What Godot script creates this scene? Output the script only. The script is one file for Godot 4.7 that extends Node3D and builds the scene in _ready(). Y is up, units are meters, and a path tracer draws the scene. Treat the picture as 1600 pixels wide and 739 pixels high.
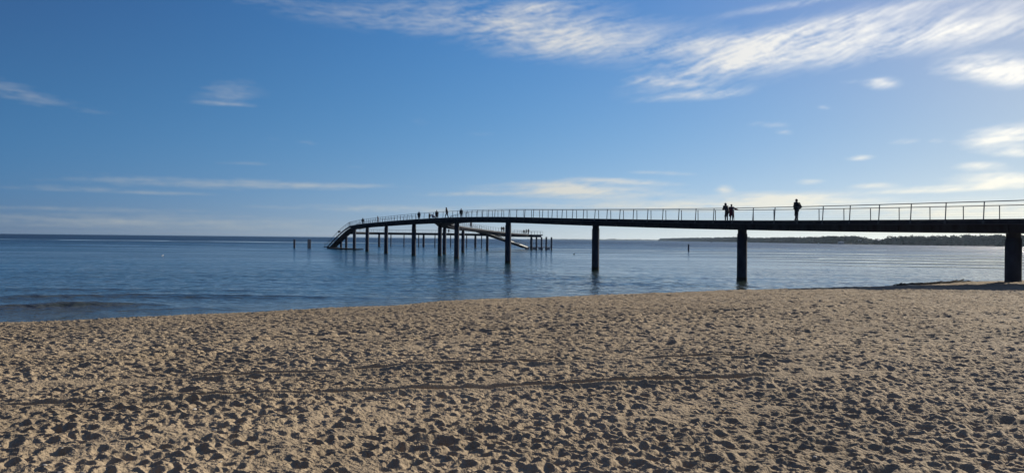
extends Node3D
# A sandy beach, a calm sea and a long pier that forks; y is up, the water lies at y = 0, -Z is out to sea.

const EXPOSURE := 1.35
var rng := RandomNumberGenerator.new()
var M := {}
var names := {}

# ---------------------------------------------------------------- helpers: nodes
func numbered(called: String) -> String:
	var n: int = names.get(called, 0)
	names[called] = n + 1
	return called if n == 0 else "%s_%03d" % [called, n]

func thing(called: String, label: String, category: String, at := Vector3.ZERO, turn := 0.0, group := "") -> Node3D:
	var o := Node3D.new()
	o.name = numbered(called)
	add_child(o)
	o.position = at
	o.rotation.y = turn
	tag(o, label, category, group)
	return o

func tag(o: Node, label := "", category := "", group := "", kind := "") -> void:
	if label: o.set_meta("label", label)
	if category: o.set_meta("category", category)
	if group: o.set_meta("group", group)
	if kind: o.set_meta("kind", kind)

func put(called: String, mesh: Mesh, m: Material, parent: Node = null) -> MeshInstance3D:
	var o := MeshInstance3D.new()
	o.mesh = mesh
	o.material_override = m
	if parent == null:
		o.name = numbered(called)
		add_child(o)
	else:
		var n := 0
		var key := "%s/%d" % [called, parent.get_instance_id()]
		n = names.get(key, 0)
		names[key] = n + 1
		o.name = called if n == 0 else "%s_%03d" % [called, n]
		parent.add_child(o, true)
	return o

func done(st: SurfaceTool, flat := true) -> ArrayMesh:
	st.generate_normals()
	return st.commit()

func begin(smooth := false) -> SurfaceTool:
	var st := SurfaceTool.new()
	st.begin(Mesh.PRIMITIVE_TRIANGLES)
	st.set_smooth_group(0 if smooth else -1)
	return st

func col(r: float, g: float, b: float) -> Color:
	return Color(r, g, b).linear_to_srgb()

func material(called: String, c: Color, rough := 0.8, metal := 0.0) -> StandardMaterial3D:
	var m := StandardMaterial3D.new()
	m.resource_name = called
	m.albedo_color = c.linear_to_srgb()
	m.roughness = rough
	m.metallic = metal
	M[called] = m
	return m

func noise(kind: int, freq: float, octaves: int, sd: int) -> FastNoiseLite:
	var n := FastNoiseLite.new()
	n.noise_type = kind
	n.frequency = freq
	n.seed = sd
	n.fractal_type = FastNoiseLite.FRACTAL_FBM if octaves > 1 else FastNoiseLite.FRACTAL_NONE
	n.fractal_octaves = octaves
	return n

func noise_texture(n: FastNoiseLite, size: int, as_normal := false, bump := 4.0, ramp: Gradient = null) -> NoiseTexture2D:
	var t := NoiseTexture2D.new()
	t.width = size
	t.height = size
	t.seamless = true
	t.noise = n
	t.as_normal_map = as_normal
	t.bump_strength = bump
	if ramp: t.color_ramp = ramp
	return t

# ---------------------------------------------------------------- helpers: shapes
func quad(st: SurfaceTool, a: Vector3, b: Vector3, c: Vector3, d: Vector3) -> void:  # counter-clockwise as seen from outside
	for v in [a, c, b, a, d, c]:
		st.add_vertex(v)

func add_box(st: SurfaceTool, t: Transform3D, s: Vector3) -> void:
	var h := s * 0.5
	var p: Array[Vector3] = []
	for k in 8:
		p.append(t * Vector3(h.x if k & 1 else -h.x, h.y if k & 2 else -h.y, h.z if k & 4 else -h.z))
	quad(st, p[4], p[5], p[7], p[6])
	quad(st, p[1], p[0], p[2], p[3])
	quad(st, p[5], p[1], p[3], p[7])
	quad(st, p[0], p[4], p[6], p[2])
	quad(st, p[6], p[7], p[3], p[2])
	quad(st, p[0], p[1], p[5], p[4])

func box_between(st: SurfaceTool, a: Vector3, b: Vector3, w: float, h: float) -> void:
	var z := (b - a)
	var l := z.length()
	z /= l
	var x := Vector3.UP.cross(z)
	x = x.normalized() if x.length() > 0.01 else Vector3.RIGHT
	add_box(st, Transform3D(Basis(x, z.cross(x), z), (a + b) * 0.5), Vector3(w, h, l))

func add_lathe(st: SurfaceTool, prof: Array, sides: int, at := Vector3.ZERO) -> void:  # [radius, y] from the bottom up
	for k in prof.size() - 1:
		for i in sides:
			var a0 := TAU * i / sides
			var a1 := TAU * (i + 1) / sides
			var r0: float = prof[k][0]
			var r1: float = prof[k + 1][0]
			var y0: float = prof[k][1]
			var y1: float = prof[k + 1][1]
			quad(st, at + Vector3(cos(a1) * r0, y0, sin(a1) * r0), at + Vector3(cos(a0) * r0, y0, sin(a0) * r0), at + Vector3(cos(a0) * r1, y1, sin(a0) * r1), at + Vector3(cos(a1) * r1, y1, sin(a1) * r1))

func sides_of(pts: PackedVector3Array) -> PackedVector3Array:  # the horizontal direction to the right of the way, at each point
	var out := PackedVector3Array()
	for k in pts.size():
		var d := pts[mini(k + 1, pts.size() - 1)] - pts[maxi(k - 1, 0)]
		d.y = 0.0
		out.append(d.normalized().cross(Vector3.UP))
	return out

func offset(pts: PackedVector3Array, right: float, up := 0.0) -> PackedVector3Array:
	var s := sides_of(pts)
	var out := PackedVector3Array()
	for k in pts.size():
		out.append(pts[k] + s[k] * right + Vector3(0, up, 0))
	return out

func sweep(pts: PackedVector3Array, prof: Array, smooth := false, wide := PackedFloat32Array()) -> ArrayMesh:  # prof: closed outline (right, up), counter-clockwise as seen looking back along the way
	# wide: how much farther out the right half of the outline lies at each point
	var st := begin(smooth)
	var s := sides_of(pts)
	var n := prof.size()
	var at := func(k: int, p: Vector2) -> Vector3:
		return pts[k] + s[k] * (p.x + (wide[k] if wide and p.x > 0.0 else 0.0)) + Vector3(0, p.y, 0)
	for k in pts.size() - 1:
		for i in n:
			var p: Vector2 = prof[i]
			var q: Vector2 = prof[(i + 1) % n]
			quad(st, at.call(k, q), at.call(k, p), at.call(k + 1, p), at.call(k + 1, q))
	for e in [0, pts.size() - 1]:
		for i in range(1, n - 1):
			for j in ([0, i, i + 1] if e != 0 else [0, i + 1, i]):
				st.add_vertex(at.call(e, prof[j]))
	return done(st)

func ring(r: float, n: int) -> Array:
	var out := []
	for i in n:
		out.append(Vector2(cos(TAU * i / n), sin(TAU * i / n)) * r)
	return out

func rect(x0: float, y0: float, x1: float, y1: float) -> Array:
	return [Vector2(x0, y0), Vector2(x1, y0), Vector2(x1, y1), Vector2(x0, y1)]

func smooth_path(knots: Array, step := 1.15) -> PackedVector3Array:  # knots: (x, height, distance out to sea)
	var c := Curve3D.new()
	c.bake_interval = 0.2
	for k in knots.size():
		var p: Vector3 = knots[k]
		var a: Vector3 = knots[maxi(k - 1, 0)]
		var b: Vector3 = knots[mini(k + 1, knots.size() - 1)]
		var t := (b - a).normalized()
		var li := (p - a).length() / 3.0
		var lo := (b - p).length() / 3.0
		var f := Vector3(1, 1, -1)
		c.add_point(p * f, -t * li * f, t * lo * f)
	var l := c.get_baked_length()
	var n := maxi(2, int(round(l / step)))
	var out := PackedVector3Array()
	for k in n + 1:
		out.append(c.sample_baked(l * k / n))
	return out

# ---------------------------------------------------------------- sky
const CLOUDS := [
	# azimuth, elevation, half width, half height (degrees), tilt, strength, streakiness
	# (filled in clouds_from_list below from compass directions)
]
var cl := []
var cn1: FastNoiseLite
var cn2: FastNoiseLite
var cn3: FastNoiseLite

func cloud(px: float, py: float, rx: float, ry: float, tilt: float, s: float, k := 1.0) -> void:
	# given as directions on a plane 1110 units away, kept as azimuth and elevation
	var x := (px - 800.0) / 1110.0
	var y := (365.0 + 0.0107 * px - py) / 1110.0
	var az := rad_to_deg(atan(x))
	var el := rad_to_deg(atan(y / sqrt(1.0 + x * x)))
	var m := rad_to_deg(1.0 / 1110.0)
	cl.append([az, el, rx * m / (1.0 + x * x), ry * m / sqrt(1.0 + x * x), deg_to_rad(tilt), s, k])

func list_clouds() -> void:
	cloud(880, 55, 215, 40, -7, 0.85)
	cloud(860, 70, 90, 28, 2, 0.55)
	cloud(760, 30, 170, 22, -3, 0.5)
	cloud(560, 30, 320, 26, -4, 0.40, 0.6)
	cloud(1150, 92, 150, 30, 13, 1.0)
	cloud(1100, 70, 130, 14, 3, 0.55)
	cloud(1280, 68, 190, 32, 9, 1.05)
	cloud(1440, 58, 170, 26, 9, 1.0)
	cloud(1580, 44, 130, 20, 6, 0.95)
	cloud(1330, 30, 150, 10, 6, 0.6)
	cloud(1015, 124, 38, 7, 4, 0.9)
	cloud(1075, 132, 50, 6, -4, 0.7)
	cloud(1080, 148, 80, 6, 5, 0.8)
	cloud(1125, 149, 46, 7, 5, 1.1)
	cloud(1545, 106, 76, 22, -5, 1.5, 0.5)
	cloud(1585, 124, 50, 16, -6, 1.2, 0.8)
	cloud(1375, 131, 27, 10, -6, 1.2, 0.7)
	cloud(1570, 214, 72, 19, 6, 1.35, 0.5)
	cloud(1590, 238, 56, 10, -4, 1.1, 0.6)
	cloud(1530, 260, 42, 7, -2, 1.0, 0.5)
	cloud(1568, 281, 84, 13, -2, 1.2, 0.4)
	cloud(1480, 296, 130, 6, 1, 1.1, 0.3)
	cloud(1368, 290, 38, 5, 1, 0.9, 0.4)
	cloud(1345, 247, 24, 5, 1, 0.9, 0.5)
	cloud(1198, 195, 28, 5, -4, 0.8)
	cloud(1225, 207, 14, 4, -4, 0.6)
	cloud(1325, 128, 16, 3, 0, 0.35)
	cloud(1285, 168, 10, 3, -10, 0.6)
	cloud(1265, 285, 24, 5, 0, 0.7, 0.4)
	cloud(1413, 222, 26, 5, 0, 0.4)
	cloud(1464, 221, 12, 4, 0, 0.5)
	cloud(905, 300, 140, 14, -1, 1.1, 0.25)
	cloud(890, 290, 60, 10, 3, 0.55, 0.4)
	cloud(980, 284, 80, 5, -3, 0.8, 0.3)
	cloud(1030, 271, 60, 4, -2, 0.5, 0.3)
	cloud(1225, 312, 120, 12, 0, 1.15, 0.2)
	cloud(1134, 297, 14, 7, 0, 1.2, 0.4)
	cloud(1080, 324, 300, 10, 0, 0.9, 0.2)
	cloud(1500, 332, 220, 20, 0, 0.85, 0.2)
	cloud(355, 146, 62, 24, 8, 0.42, 0.6)
	cloud(352, 163, 56, 4, 1, 0.5, 0.4)
	cloud(60, 158, 170, 15, -7, 0.30, 0.45)
	cloud(15, 140, 60, 18, -10, 0.32, 0.5)
	cloud(300, 287, 270, 12, 0, 0.42, 0.25)
	cloud(250, 302, 100, 4, 0, 0.5, 0.3)
	cloud(500, 290, 150, 6, 1, 0.4, 0.3)
	cloud(60, 294, 120, 6, 0, 0.42, 0.3)
	cloud(480, 224, 24, 4, -3, 0.4, 0.6)
	cloud(420, 217, 26, 4, -3, 0.24, 0.6)
	cloud(390, 256, 70, 4, 2, 0.28, 0.4)
	cloud(550, 262, 70, 4, 0, 0.18, 0.4)
	cloud(660, 193, 24, 9, -10, 0.22, 0.7)
	cloud(745, 210, 40, 5, 0, 0.18, 0.7)
	cloud(730, 303, 90, 5, 2, 0.5, 0.3)
	cloud(620, 328, 240, 7, 0, 0.45, 0.2)
	cloud(150, 327, 280, 5, 0, 0.25, 0.2)
	cloud(220, 348, 420, 16, 0, 0.42, 0.1)
	cloud(850, 12, 70, 8, 2, 0.9)
	cloud(1230, 8, 100, 7, 4, 0.6)

func sky_at(az: float, el: float, sun_az: float, sun_el: float) -> Color:
	var e := maxf(el, 0.0)
	var dir := Vector3(sin(deg_to_rad(az)) * cos(deg_to_rad(el)), sin(deg_to_rad(el)), -cos(deg_to_rad(az)) * cos(deg_to_rad(el)))
	var sd := Vector3(sin(deg_to_rad(sun_az)) * cos(deg_to_rad(sun_el)), sin(deg_to_rad(sun_el)), -cos(deg_to_rad(sun_az)) * cos(deg_to_rad(sun_el)))
	var ang := rad_to_deg(acos(clampf(dir.dot(sd), -1.0, 1.0)))
	# clear air: deep blue overhead, paler towards the horizon and towards the sun
	var up := 1.0 - sin(deg_to_rad(e))
	var t1 := pow(up, 4.0)
	var t2 := pow(up, 18.0)
	var wide := exp(-ang * ang / (2.0 * 44.0 * 44.0))
	var near := exp(-ang / 30.0)
	var tight := exp(-ang / 12.0)
	var base := Vector3(0.0229, 0.0061, 0.0647) + Vector3(-0.0076, 0.2102, 0.4287) * t1 + Vector3(-0.0369, -0.1585, -0.2919) * t2
	base += Vector3(-0.1398, 0.4902, 1.3375) * wide + Vector3(0.3389, -0.7772, -1.8854) * near
	base += (Vector3(0.7198, 0.495, 0.207) * t2 + Vector3(0.4029, 0.3391, -0.0866) * t1) * wide + Vector3(0.6579, 1.1522, 1.3511) * tight
	base = base.max(Vector3(0.018, 0.045, 0.11) + Vector3(0.07, 0.10, 0.15) * t2)
	# cirrus
	var m := 0.0
	var soft := 0.0
	for c in cl:
		var dx: float = az - c[0]
		var dy: float = el - c[1]
		if absf(dx) > c[2] * 1.9 + 2.0 or absf(dy) > c[3] * 1.9 + 2.0 + absf(sin(c[4])) * c[2] * 1.9:
			continue
		var u: float = (dx * cos(c[4]) + dy * sin(c[4])) / c[2]
		var v: float = (-dx * sin(c[4]) + dy * cos(c[4])) / c[3]
		v *= 1.0 if v > 0.0 else 1.25
		var g: float = c[5] * exp(-1.25 * (u * u + v * v))
		m += g * c[6]
		soft += g * (1.0 - c[6])
	var inside := absf(az) < 60.0
	var tilt := 0.14 + 0.003 * clampf(az, -40.0, 40.0)
	var ru := az * cos(tilt) + el * sin(tilt)
	var rv := -az * sin(tilt) + el * cos(tilt)
	var wx := cn3.get_noise_2d(ru * 0.8, rv * 1.6) * 0.9
	var wy := cn3.get_noise_2d(ru * 0.8 + 71.0, rv * 1.6 + 13.0) * 0.35
	var n1 := cn1.get_noise_2d((ru + wx) * 0.26, (rv + wy) * 1.35)
	var n2 := cn2.get_noise_2d((ru + wx) * 0.5, (rv + wy) * 5.4)
	var n3 := cn2.get_noise_2d(az * 1.1 + 300.0, el * 3.2)
	var flat_n := cn2.get_noise_2d(az * 0.22 + 500.0, el * 3.4)
	var extra := 0.0
	if not inside or el > 22.0:
		var far := clampf((absf(az) - 48.0) / 20.0, 0.0, 1.0) if el < 22.0 else maxf(clampf((absf(az) - 48.0) / 20.0, 0.0, 1.0), clampf((el - 22.0) / 12.0, 0.0, 1.0))
		var pp := Vector2(dir.x, dir.z) / (maxf(dir.y, 0.0) + 0.18)
		extra = far * clampf(cn1.get_noise_2d(pp.x * 3.0 + 40.0, pp.y * 9.0) * 1.2 + 0.05, 0.0, 1.0)
	var a := m * (0.47 + 0.56 * n1 + 0.38 * n2 + 0.20 * n3) + 1.3 * maxf(0.0, soft * (0.80 + 0.70 * flat_n + 0.25 * n2 + 0.2 * n3) - 0.07) - 0.04
	a = 0.92 * clampf(a, 0.0, 1.0)
	a = maxf(a, extra * 0.6)
	var glow := clampf(exp(-ang / 38.0) * 1.75, 0.0, 1.0)
	var cc := Vector3(0.30, 0.345, 0.41).lerp(Vector3(1.08, 1.05, 0.98), glow)
	cc = cc.lerp(Vector3(cc.x, cc.y * 0.985, cc.z * 0.86), clampf(1.0 - el / 9.0, 0.0, 1.0))
	base = base.lerp(cc, clampf(a, 0.0, 0.97))
	base /= EXPOSURE
	return Color(base.x, base.y, base.z)

func make_sky(sun_az: float, sun_el: float) -> Texture2D:
	list_clouds()
	cn1 = noise(FastNoiseLite.TYPE_SIMPLEX_SMOOTH, 0.35, 5, 11)
	cn2 = noise(FastNoiseLite.TYPE_SIMPLEX_SMOOTH, 0.7, 4, 12)
	cn3 = noise(FastNoiseLite.TYPE_SIMPLEX_SMOOTH, 0.22, 3, 13)
	var w := 4096
	var small := Image.create(512, 256, false, Image.FORMAT_RGBF)
	for j in 256:
		var el := 90.0 - (j + 0.5) / 256.0 * 180.0
		for i in 512:
			small.set_pixel(i, j, sky_at((i + 0.5) / 512.0 * 360.0 - 180.0, el, sun_az, sun_el) if j < 130 else Color(0.1, 0.16, 0.24))
	small.resize(w, w / 2, Image.INTERPOLATE_BILINEAR)
	for j in range(740, 1024):
		var el := 90.0 - (j + 0.5) / 2048.0 * 180.0
		for i in range(1530, 2566):
			small.set_pixel(i, j, sky_at((i + 0.5) / 4096.0 * 360.0 - 180.0, el, sun_az, sun_el))
	var turned := Image.create(w, w / 2, false, Image.FORMAT_RGBF)  # a panorama begins at -Z
	turned.blit_rect(small, Rect2i(w / 2, 0, w / 2, w / 2), Vector2i(0, 0))
	turned.blit_rect(small, Rect2i(0, 0, w / 2, w / 2), Vector2i(w / 2, 0))
	return ImageTexture.create_from_image(turned)

# ---------------------------------------------------------------- ground
var n_big: FastNoiseLite
var n_mid: FastNoiseLite
var n_lump: FastNoiseLite
var n_edge: FastNoiseLite
const EDGE := [[-140.0, -45.0, 0.03], [-60.0, 3.0, 0.05], [-20.0, 26.9, 0.06], [-13.8, 29.8, 0.10], [-8.7, 32.9, 0.16], [0.0, 38.8, 0.26], [14.3, 43.2, 0.54], [21.0, 42.8, 0.84], [26.0, 43.4, 1.02], [29.0, 45.4, 1.08], [40.0, 47.0, 1.35], [70.0, 52.0, 1.5], [200.0, 70.0, 1.5]]

func edge(x: float) -> Vector2:  # (how far out the crest of the beach lies, how high it is)
	for k in EDGE.size() - 1:
		if x < EDGE[k + 1][0] or k == EDGE.size() - 2:
			var t: float = clampf((x - EDGE[k][0]) / (EDGE[k + 1][0] - EDGE[k][0]), 0.0, 1.0)
			return Vector2(lerpf(EDGE[k][1], EDGE[k + 1][1], t), lerpf(EDGE[k][2], EDGE[k + 1][2], t))
	return Vector2(50, 1)

func sand_base(x: float, d: float) -> float:
	var e := edge(x)
	var s := e.x + n_edge.get_noise_2d(x, 3.0) * 0.5 - d
	if s >= 0.0:
		var t := clampf(s / 30.0, 0.0, 1.0)
		t = t * (2.0 - t) * 0.5 + t * 0.5
		return lerpf(e.y, 1.85, t)
	return maxf(e.y + s * 0.16, -2.5)

func rut(x: float, d: float, a: float, b: float, x0: float, x1: float, w: float, depth: float, tread: float) -> float:
	var off := (d - a - b * x - 0.02 * sin(x * 1.1 + a)) / sqrt(1.0 + b * b)
	if absf(off) > w * 2.6:
		return 0.0
	var fade := smoothstep(x0, x0 + 1.0, x) * (1.0 - smoothstep(x1 - 1.0, x1, x))
	var q := off / w
	var h := -depth * exp(-pow(q * 1.25, 4.0)) + depth * 0.55 * exp(-pow((absf(q) - 1.35) / 0.4, 2.0))
	h += tread * sin((x + absf(off) * 1.1) * TAU / 0.36) * exp(-q * q)
	return h * fade * clampf(0.95 + 0.8 * n_big.get_noise_2d(x * 3.0 + a * 9.0, b), 0.5, 1.25)

func press(rows: PackedFloat32Array, cols: PackedFloat32Array, h: PackedFloat32Array, at: Vector2, a: float, b: float, depth: float, way: float) -> void:
	# one print: an oval pit with a soft rim, pressed into the heights of the beach
	var ca := cos(way)
	var sa := sin(way)
	var reach := a * 1.75
	var nc := cols.size()
	for r in range(maxi(rows.bsearch(at.y - reach), 13), mini(rows.bsearch(at.y + reach), rows.size())):
		var w := maxf(rows[r], 4.0)
		for i in range(cols.bsearch((at.x - reach) / w), cols.bsearch((at.x + reach) / w)):
			var ux := cols[i] * w - at.x
			var uy := rows[r] - at.y
			var u := (ux * ca + uy * sa) / a
			var v := (-ux * sa + uy * ca) / b
			var q := sqrt(u * u + v * v)
			if q < 1.9:
				q *= 1.0 + 0.32 * n_lump.get_noise_2d(cols[i] * w * 0.9, rows[r] * 0.9)
				var rim := exp(-pow((q - 1.2) / 0.26, 2.0))
				h[r * nc + i] += -depth * maxf(0.0, 1.0 - q * q * q) * (1.0 + 0.2 * u) + rim * (depth * 0.40 * (1.0 + 0.5 * uy / b) + 0.007 * n_lump.get_noise_2d(cols[i] * w * 2.6, rows[r] * 2.6))

func make_beach() -> void:
	n_big = noise(FastNoiseLite.TYPE_SIMPLEX_SMOOTH, 0.16, 2, 21)
	n_mid = noise(FastNoiseLite.TYPE_SIMPLEX_SMOOTH, 2.5, 3, 22)
	n_lump = noise(FastNoiseLite.TYPE_SIMPLEX_SMOOTH, 7.5, 3, 23)
	n_edge = noise(FastNoiseLite.TYPE_SIMPLEX_SMOOTH, 0.25, 3, 24)
	var rows := PackedFloat32Array([-60, -40, -26, -16, -9, -4.5, -2, 0, 1, 1.8, 2.5, 3.0, 3.4])
	var d := 3.7
	while d < 54.0:
		rows.append(d)
		d += maxf(0.014, 0.0026 * d)
	for x in [55.0, 57.0, 60.0, 64.0, 70.0, 80.0]:
		rows.append(x)
	var cols := PackedFloat32Array([-9, -6, -4, -2.8, -2.0, -1.5, -1.2, -1.02, -0.92])
	var c := -0.85
	while c <= 0.8501:
		cols.append(c)
		c += 0.0028
	for x in [0.92, 1.02, 1.2, 1.5, 2.0, 2.8, 4, 6, 9]:
		cols.append(x)
	var nr := rows.size()
	var nc := cols.size()
	var h := PackedFloat32Array()
	h.resize(nr * nc)
	var first_fine := 13
	for r in nr:
		d = rows[r]
		var w := maxf(d, 4.0)
		for i in nc:
			var x := cols[i] * w
			var y := sand_base(x, d)
			var e := edge(x).x - d
			var rough := clampf((e + 1.0) / 3.0, 0.12, 1.0)
			y += n_big.get_noise_2d(x, d) * 0.07 * rough
			if r >= first_fine and absf(cols[i]) < 1.0:
				y += n_mid.get_noise_2d(x * 0.75, d) * 0.028 * rough
				y += n_lump.get_noise_2d(x * 0.8, d) * (0.005 + 0.012 * smoothstep(-0.2, 0.5, n_big.get_noise_2d(x * 2.1 + 9.0, d * 2.1))) * rough
			h[r * nc + i] = y
	# footprints: each a pit with a rim, pressed one after another
	for size in 3:
		var cell: float = [0.19, 0.14, 0.11][size]
		var dd := 3.0
		while dd < [50.0, 24.0, 11.0][size]:
			var half := 0.86 * dd + 1.0
			var xx := -half
			while xx < half:
				var at := Vector2(xx + rng.randf() * cell, dd + rng.randf() * cell)
				var big := size == 0 and rng.randf() < 0.035
				var a := rng.randf_range(0.042, 0.105) * lerpf(0.86, 1.0, smoothstep(6.0, 12.0, dd)) * (1.7 if big else 1.0)
				var b := rng.randf_range(0.034, 0.064) * (1.7 if big else 1.0)
				var depth := rng.randf_range(0.014, 0.054) * (1.3 if big else 1.0)
				if size >= 1:
					a = rng.randf_range(0.034, 0.075)
					b = rng.randf_range(0.026, 0.045)
					depth = rng.randf_range(0.006, 0.022)
				var way := rng.randf() * TAU if rng.randf() < 0.4 else rng.randf_range(-0.5, 0.5)
				var keep := rng.randf() < 0.72 + 0.6 * n_big.get_noise_2d(at.x * 3.1 + 20.0, at.y * 4.0)
				xx += cell
				var s := edge(at.x).x - at.y
				if not keep or s < 0.4 or (at.x > -7.0 and at.x < 4.5 and (absf(at.y - 8.0 - 0.22 * at.x) < 0.19 or absf(at.y - 9.5 - 0.19 * at.x) < 0.19)):
					continue
				press(rows, cols, h, at, a, b, depth * clampf(s / 2.0, 0.35, 1.0) * (1.0 + 0.95 * smoothstep(9.0, 22.0, at.y)), way)
			dd += cell
	# trails of heel and toe prints that cross the beach
	for k in 18:
		var p := Vector2(rng.randf_range(-0.8, 0.8), 1.0) * rng.randf_range(4.0, 30.0)
		var way := rng.randf_range(-0.55, 0.55) + (0.0 if rng.randf() < 0.75 else PI / 2)
		var step := rng.randf_range(0.62, 0.78)
		var deep := rng.randf_range(0.028, 0.048)
		for j in 46:
			way += rng.randf_range(-0.05, 0.05)
			p += Vector2(cos(way), sin(way)) * step
			if edge(p.x).x - p.y < 1.0 or p.y < 3.5 or absf(p.x) > 0.85 * p.y: continue
			var side := Vector2(-sin(way), cos(way)) * (0.09 if j % 2 else -0.09)
			press(rows, cols, h, p + side - Vector2(cos(way), sin(way)) * 0.085, 0.075, 0.048, deep * 1.15, way)
			press(rows, cols, h, p + side + Vector2(cos(way), sin(way)) * 0.065, 0.115, 0.060, deep, way + (0.12 if j % 2 else -0.12))
	# dry sand slides until no slope is steeper than it can hold
	for pass_ in 7:
		for r in range(first_fine, nr - 1):
			var w := maxf(rows[r], 4.0)
			var down := (rows[r + 1] - rows[r]) * 0.70
			var across := (cols[200] - cols[199]) * w * 0.70
			var at := r * nc
			for i in range(9, nc - 10):
				var k := at + i
				var y := h[k]
				var dy := y - h[k + 1]
				if dy > across or dy < -across:
					var m := (absf(dy) - across) * 0.5 * signf(dy)
					y -= m
					h[k + 1] += m
				dy = y - h[k + nc]
				if dy > down or dy < -down:
					var m := (absf(dy) - down) * 0.5 * signf(dy)
					y -= m
					h[k + nc] += m
				h[k] = y
	# wheel ruts, pressed in last
	for r in range(first_fine, nr):
		d = rows[r]
		if d > 26.0: break
		var w := maxf(d, 4.0)
		for i in range(9, nc - 10):
			var x := cols[i] * w
			h[r * nc + i] += rut(x, d, 8.0, 0.22, -7.0, 3.6, 0.085, 0.065, 0.006) + rut(x, d, 9.5, 0.19, -4.6, 4.5, 0.085, 0.065, 0.006) + rut(x, d, 14.2, 0.60, -7.0, 9.0, 0.24, 0.015, 0.035) + rut(x, d, 16.2, 0.60, -8.0, 11.0, 0.24, 0.015, 0.035)
	var pos := PackedVector3Array()
	var nor := PackedVector3Array()
	var tint := PackedColorArray()
	var idx := PackedInt32Array()
	pos.resize(nr * nc)
	nor.resize(nr * nc)
	tint.resize(nr * nc)
	for r in nr:
		var w := maxf(rows[r], 4.0)
		for i in nc:
			pos[r * nc + i] = Vector3(cols[i] * w, h[r * nc + i], -rows[r])
	var n_tone := noise(FastNoiseLite.TYPE_SIMPLEX_SMOOTH, 0.45, 4, 25)
	for r in nr:
		for i in nc:
			var k := r * nc + i
			var tx := pos[r * nc + mini(i + 1, nc - 1)] - pos[r * nc + maxi(i - 1, 0)]
			var tz := pos[mini(r + 1, nr - 1) * nc + i] - pos[maxi(r - 1, 0) * nc + i]
			nor[k] = tx.cross(tz).normalized()
			var p := pos[k]
			var tone := 1.0 + 0.20 * n_tone.get_noise_2d(p.x, p.z) + 0.12 * n_big.get_noise_2d(p.x * 0.7 + 50.0, p.z)
			var wet := 1.0 - smoothstep(0.06, 0.24, p.y + 0.05 * n_edge.get_noise_2d(p.x * 3.0, p.z * 3.0))
			var shore := edge(p.x).x + p.z + 0.5 * n_edge.get_noise_2d(p.x * 1.3, 17.0)
			if p.x < 16.0: wet = maxf(wet, 1.0 - smoothstep(0.1, 0.9, shore))
			var cc := Color(0.328, 0.257, 0.169) * tone
			tint[k] = cc.lerp(Color(0.15, 0.118, 0.082), wet * 0.8)
	for r in nr - 1:
		for i in nc - 1:
			var k := r * nc + i
			idx.append_array([k, k + nc, k + 1, k + 1, k + nc, k + nc + 1])
	var am := ArrayMesh.new()
	var arr := []
	arr.resize(Mesh.ARRAY_MAX)
	arr[Mesh.ARRAY_VERTEX] = pos
	arr[Mesh.ARRAY_NORMAL] = nor
	arr[Mesh.ARRAY_COLOR] = tint
	arr[Mesh.ARRAY_INDEX] = idx
	am.add_surface_from_arrays(Mesh.PRIMITIVE_TRIANGLES, arr)
	var m := material("sand", Color(1, 1, 1), 0.95)
	m.vertex_color_use_as_albedo = true
	m.metallic_specular = 0.25
	var g := Gradient.new()
	g.offsets = PackedFloat32Array([0.0, 0.35, 0.7, 1.0])
	g.colors = PackedColorArray([Color(0.80, 0.79, 0.78), Color(0.96, 0.95, 0.94), Color(1, 1, 1), Color(1, 1, 1)])
	m.albedo_texture = noise_texture(noise(FastNoiseLite.TYPE_SIMPLEX_SMOOTH, 0.09, 4, 26), 1024, false, 1.0, g)
	m.normal_enabled = true
	m.normal_texture = noise_texture(noise(FastNoiseLite.TYPE_SIMPLEX_SMOOTH, 0.035, 5, 27), 1024, true, 9.0)
	m.normal_scale = 1.0
	m.uv1_triplanar = true
	m.uv1_world_triplanar = true
	m.uv1_scale = Vector3(0.55, 0.55, 0.55)
	tag(put("beach", am, m), "trampled pale sand beach sloping down to the water", "beach", "", "structure")

# ---------------------------------------------------------------- sea
var n_chop: FastNoiseLite
var n_swell: FastNoiseLite

func crest(d: float, d0: float, amp: float, fore: float, back: float) -> float:
	var q := (d - d0) / (fore if d < d0 else back)
	return amp * exp(-q * q)

func wave(x: float, d: float) -> float:
	var y := 0.0
	if d < 60.0 and x < 10.0:
		y += crest(d, 34.2 + 0.35 * (x + 20.7) - 0.10 * pow(x + 20.7, 2.0) * 0.35, 0.28 * exp(-pow((x + 20.9) / 3.6, 2.0)), 0.75, 1.5)
		y += crest(d, 40.9 + 0.45 * minf(x + 22.0, 0.0) + 0.06 * sin(x * 0.4), 0.16 * smoothstep(-34.0, -26.0, x) * (1.0 - smoothstep(-16.0, 2.0, x)), 0.7, 1.4)
		y += crest(d, 32.9 + 0.42 * (x + 17.0), 0.07 * exp(-pow((x + 16.0) / 3.0, 2.0)), 0.4, 0.9)
		y += crest(d, 47.6 + 0.10 * x, 0.06 * exp(-pow((x + 24.0) / 16.0, 2.0)), 0.9, 1.8)
	var f := 1.0 - smoothstep(60.0, 150.0, d)
	if f > 0.0:
		var e := clampf((d - edge(x).x) / 12.0, 0.25, 1.0)
		y += (n_chop.get_noise_2d(x * 0.9, d * 2.2) * 0.040 + n_swell.get_noise_2d(x * 0.22, d * 1.3) * 0.07) * f * e
	return y

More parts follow.
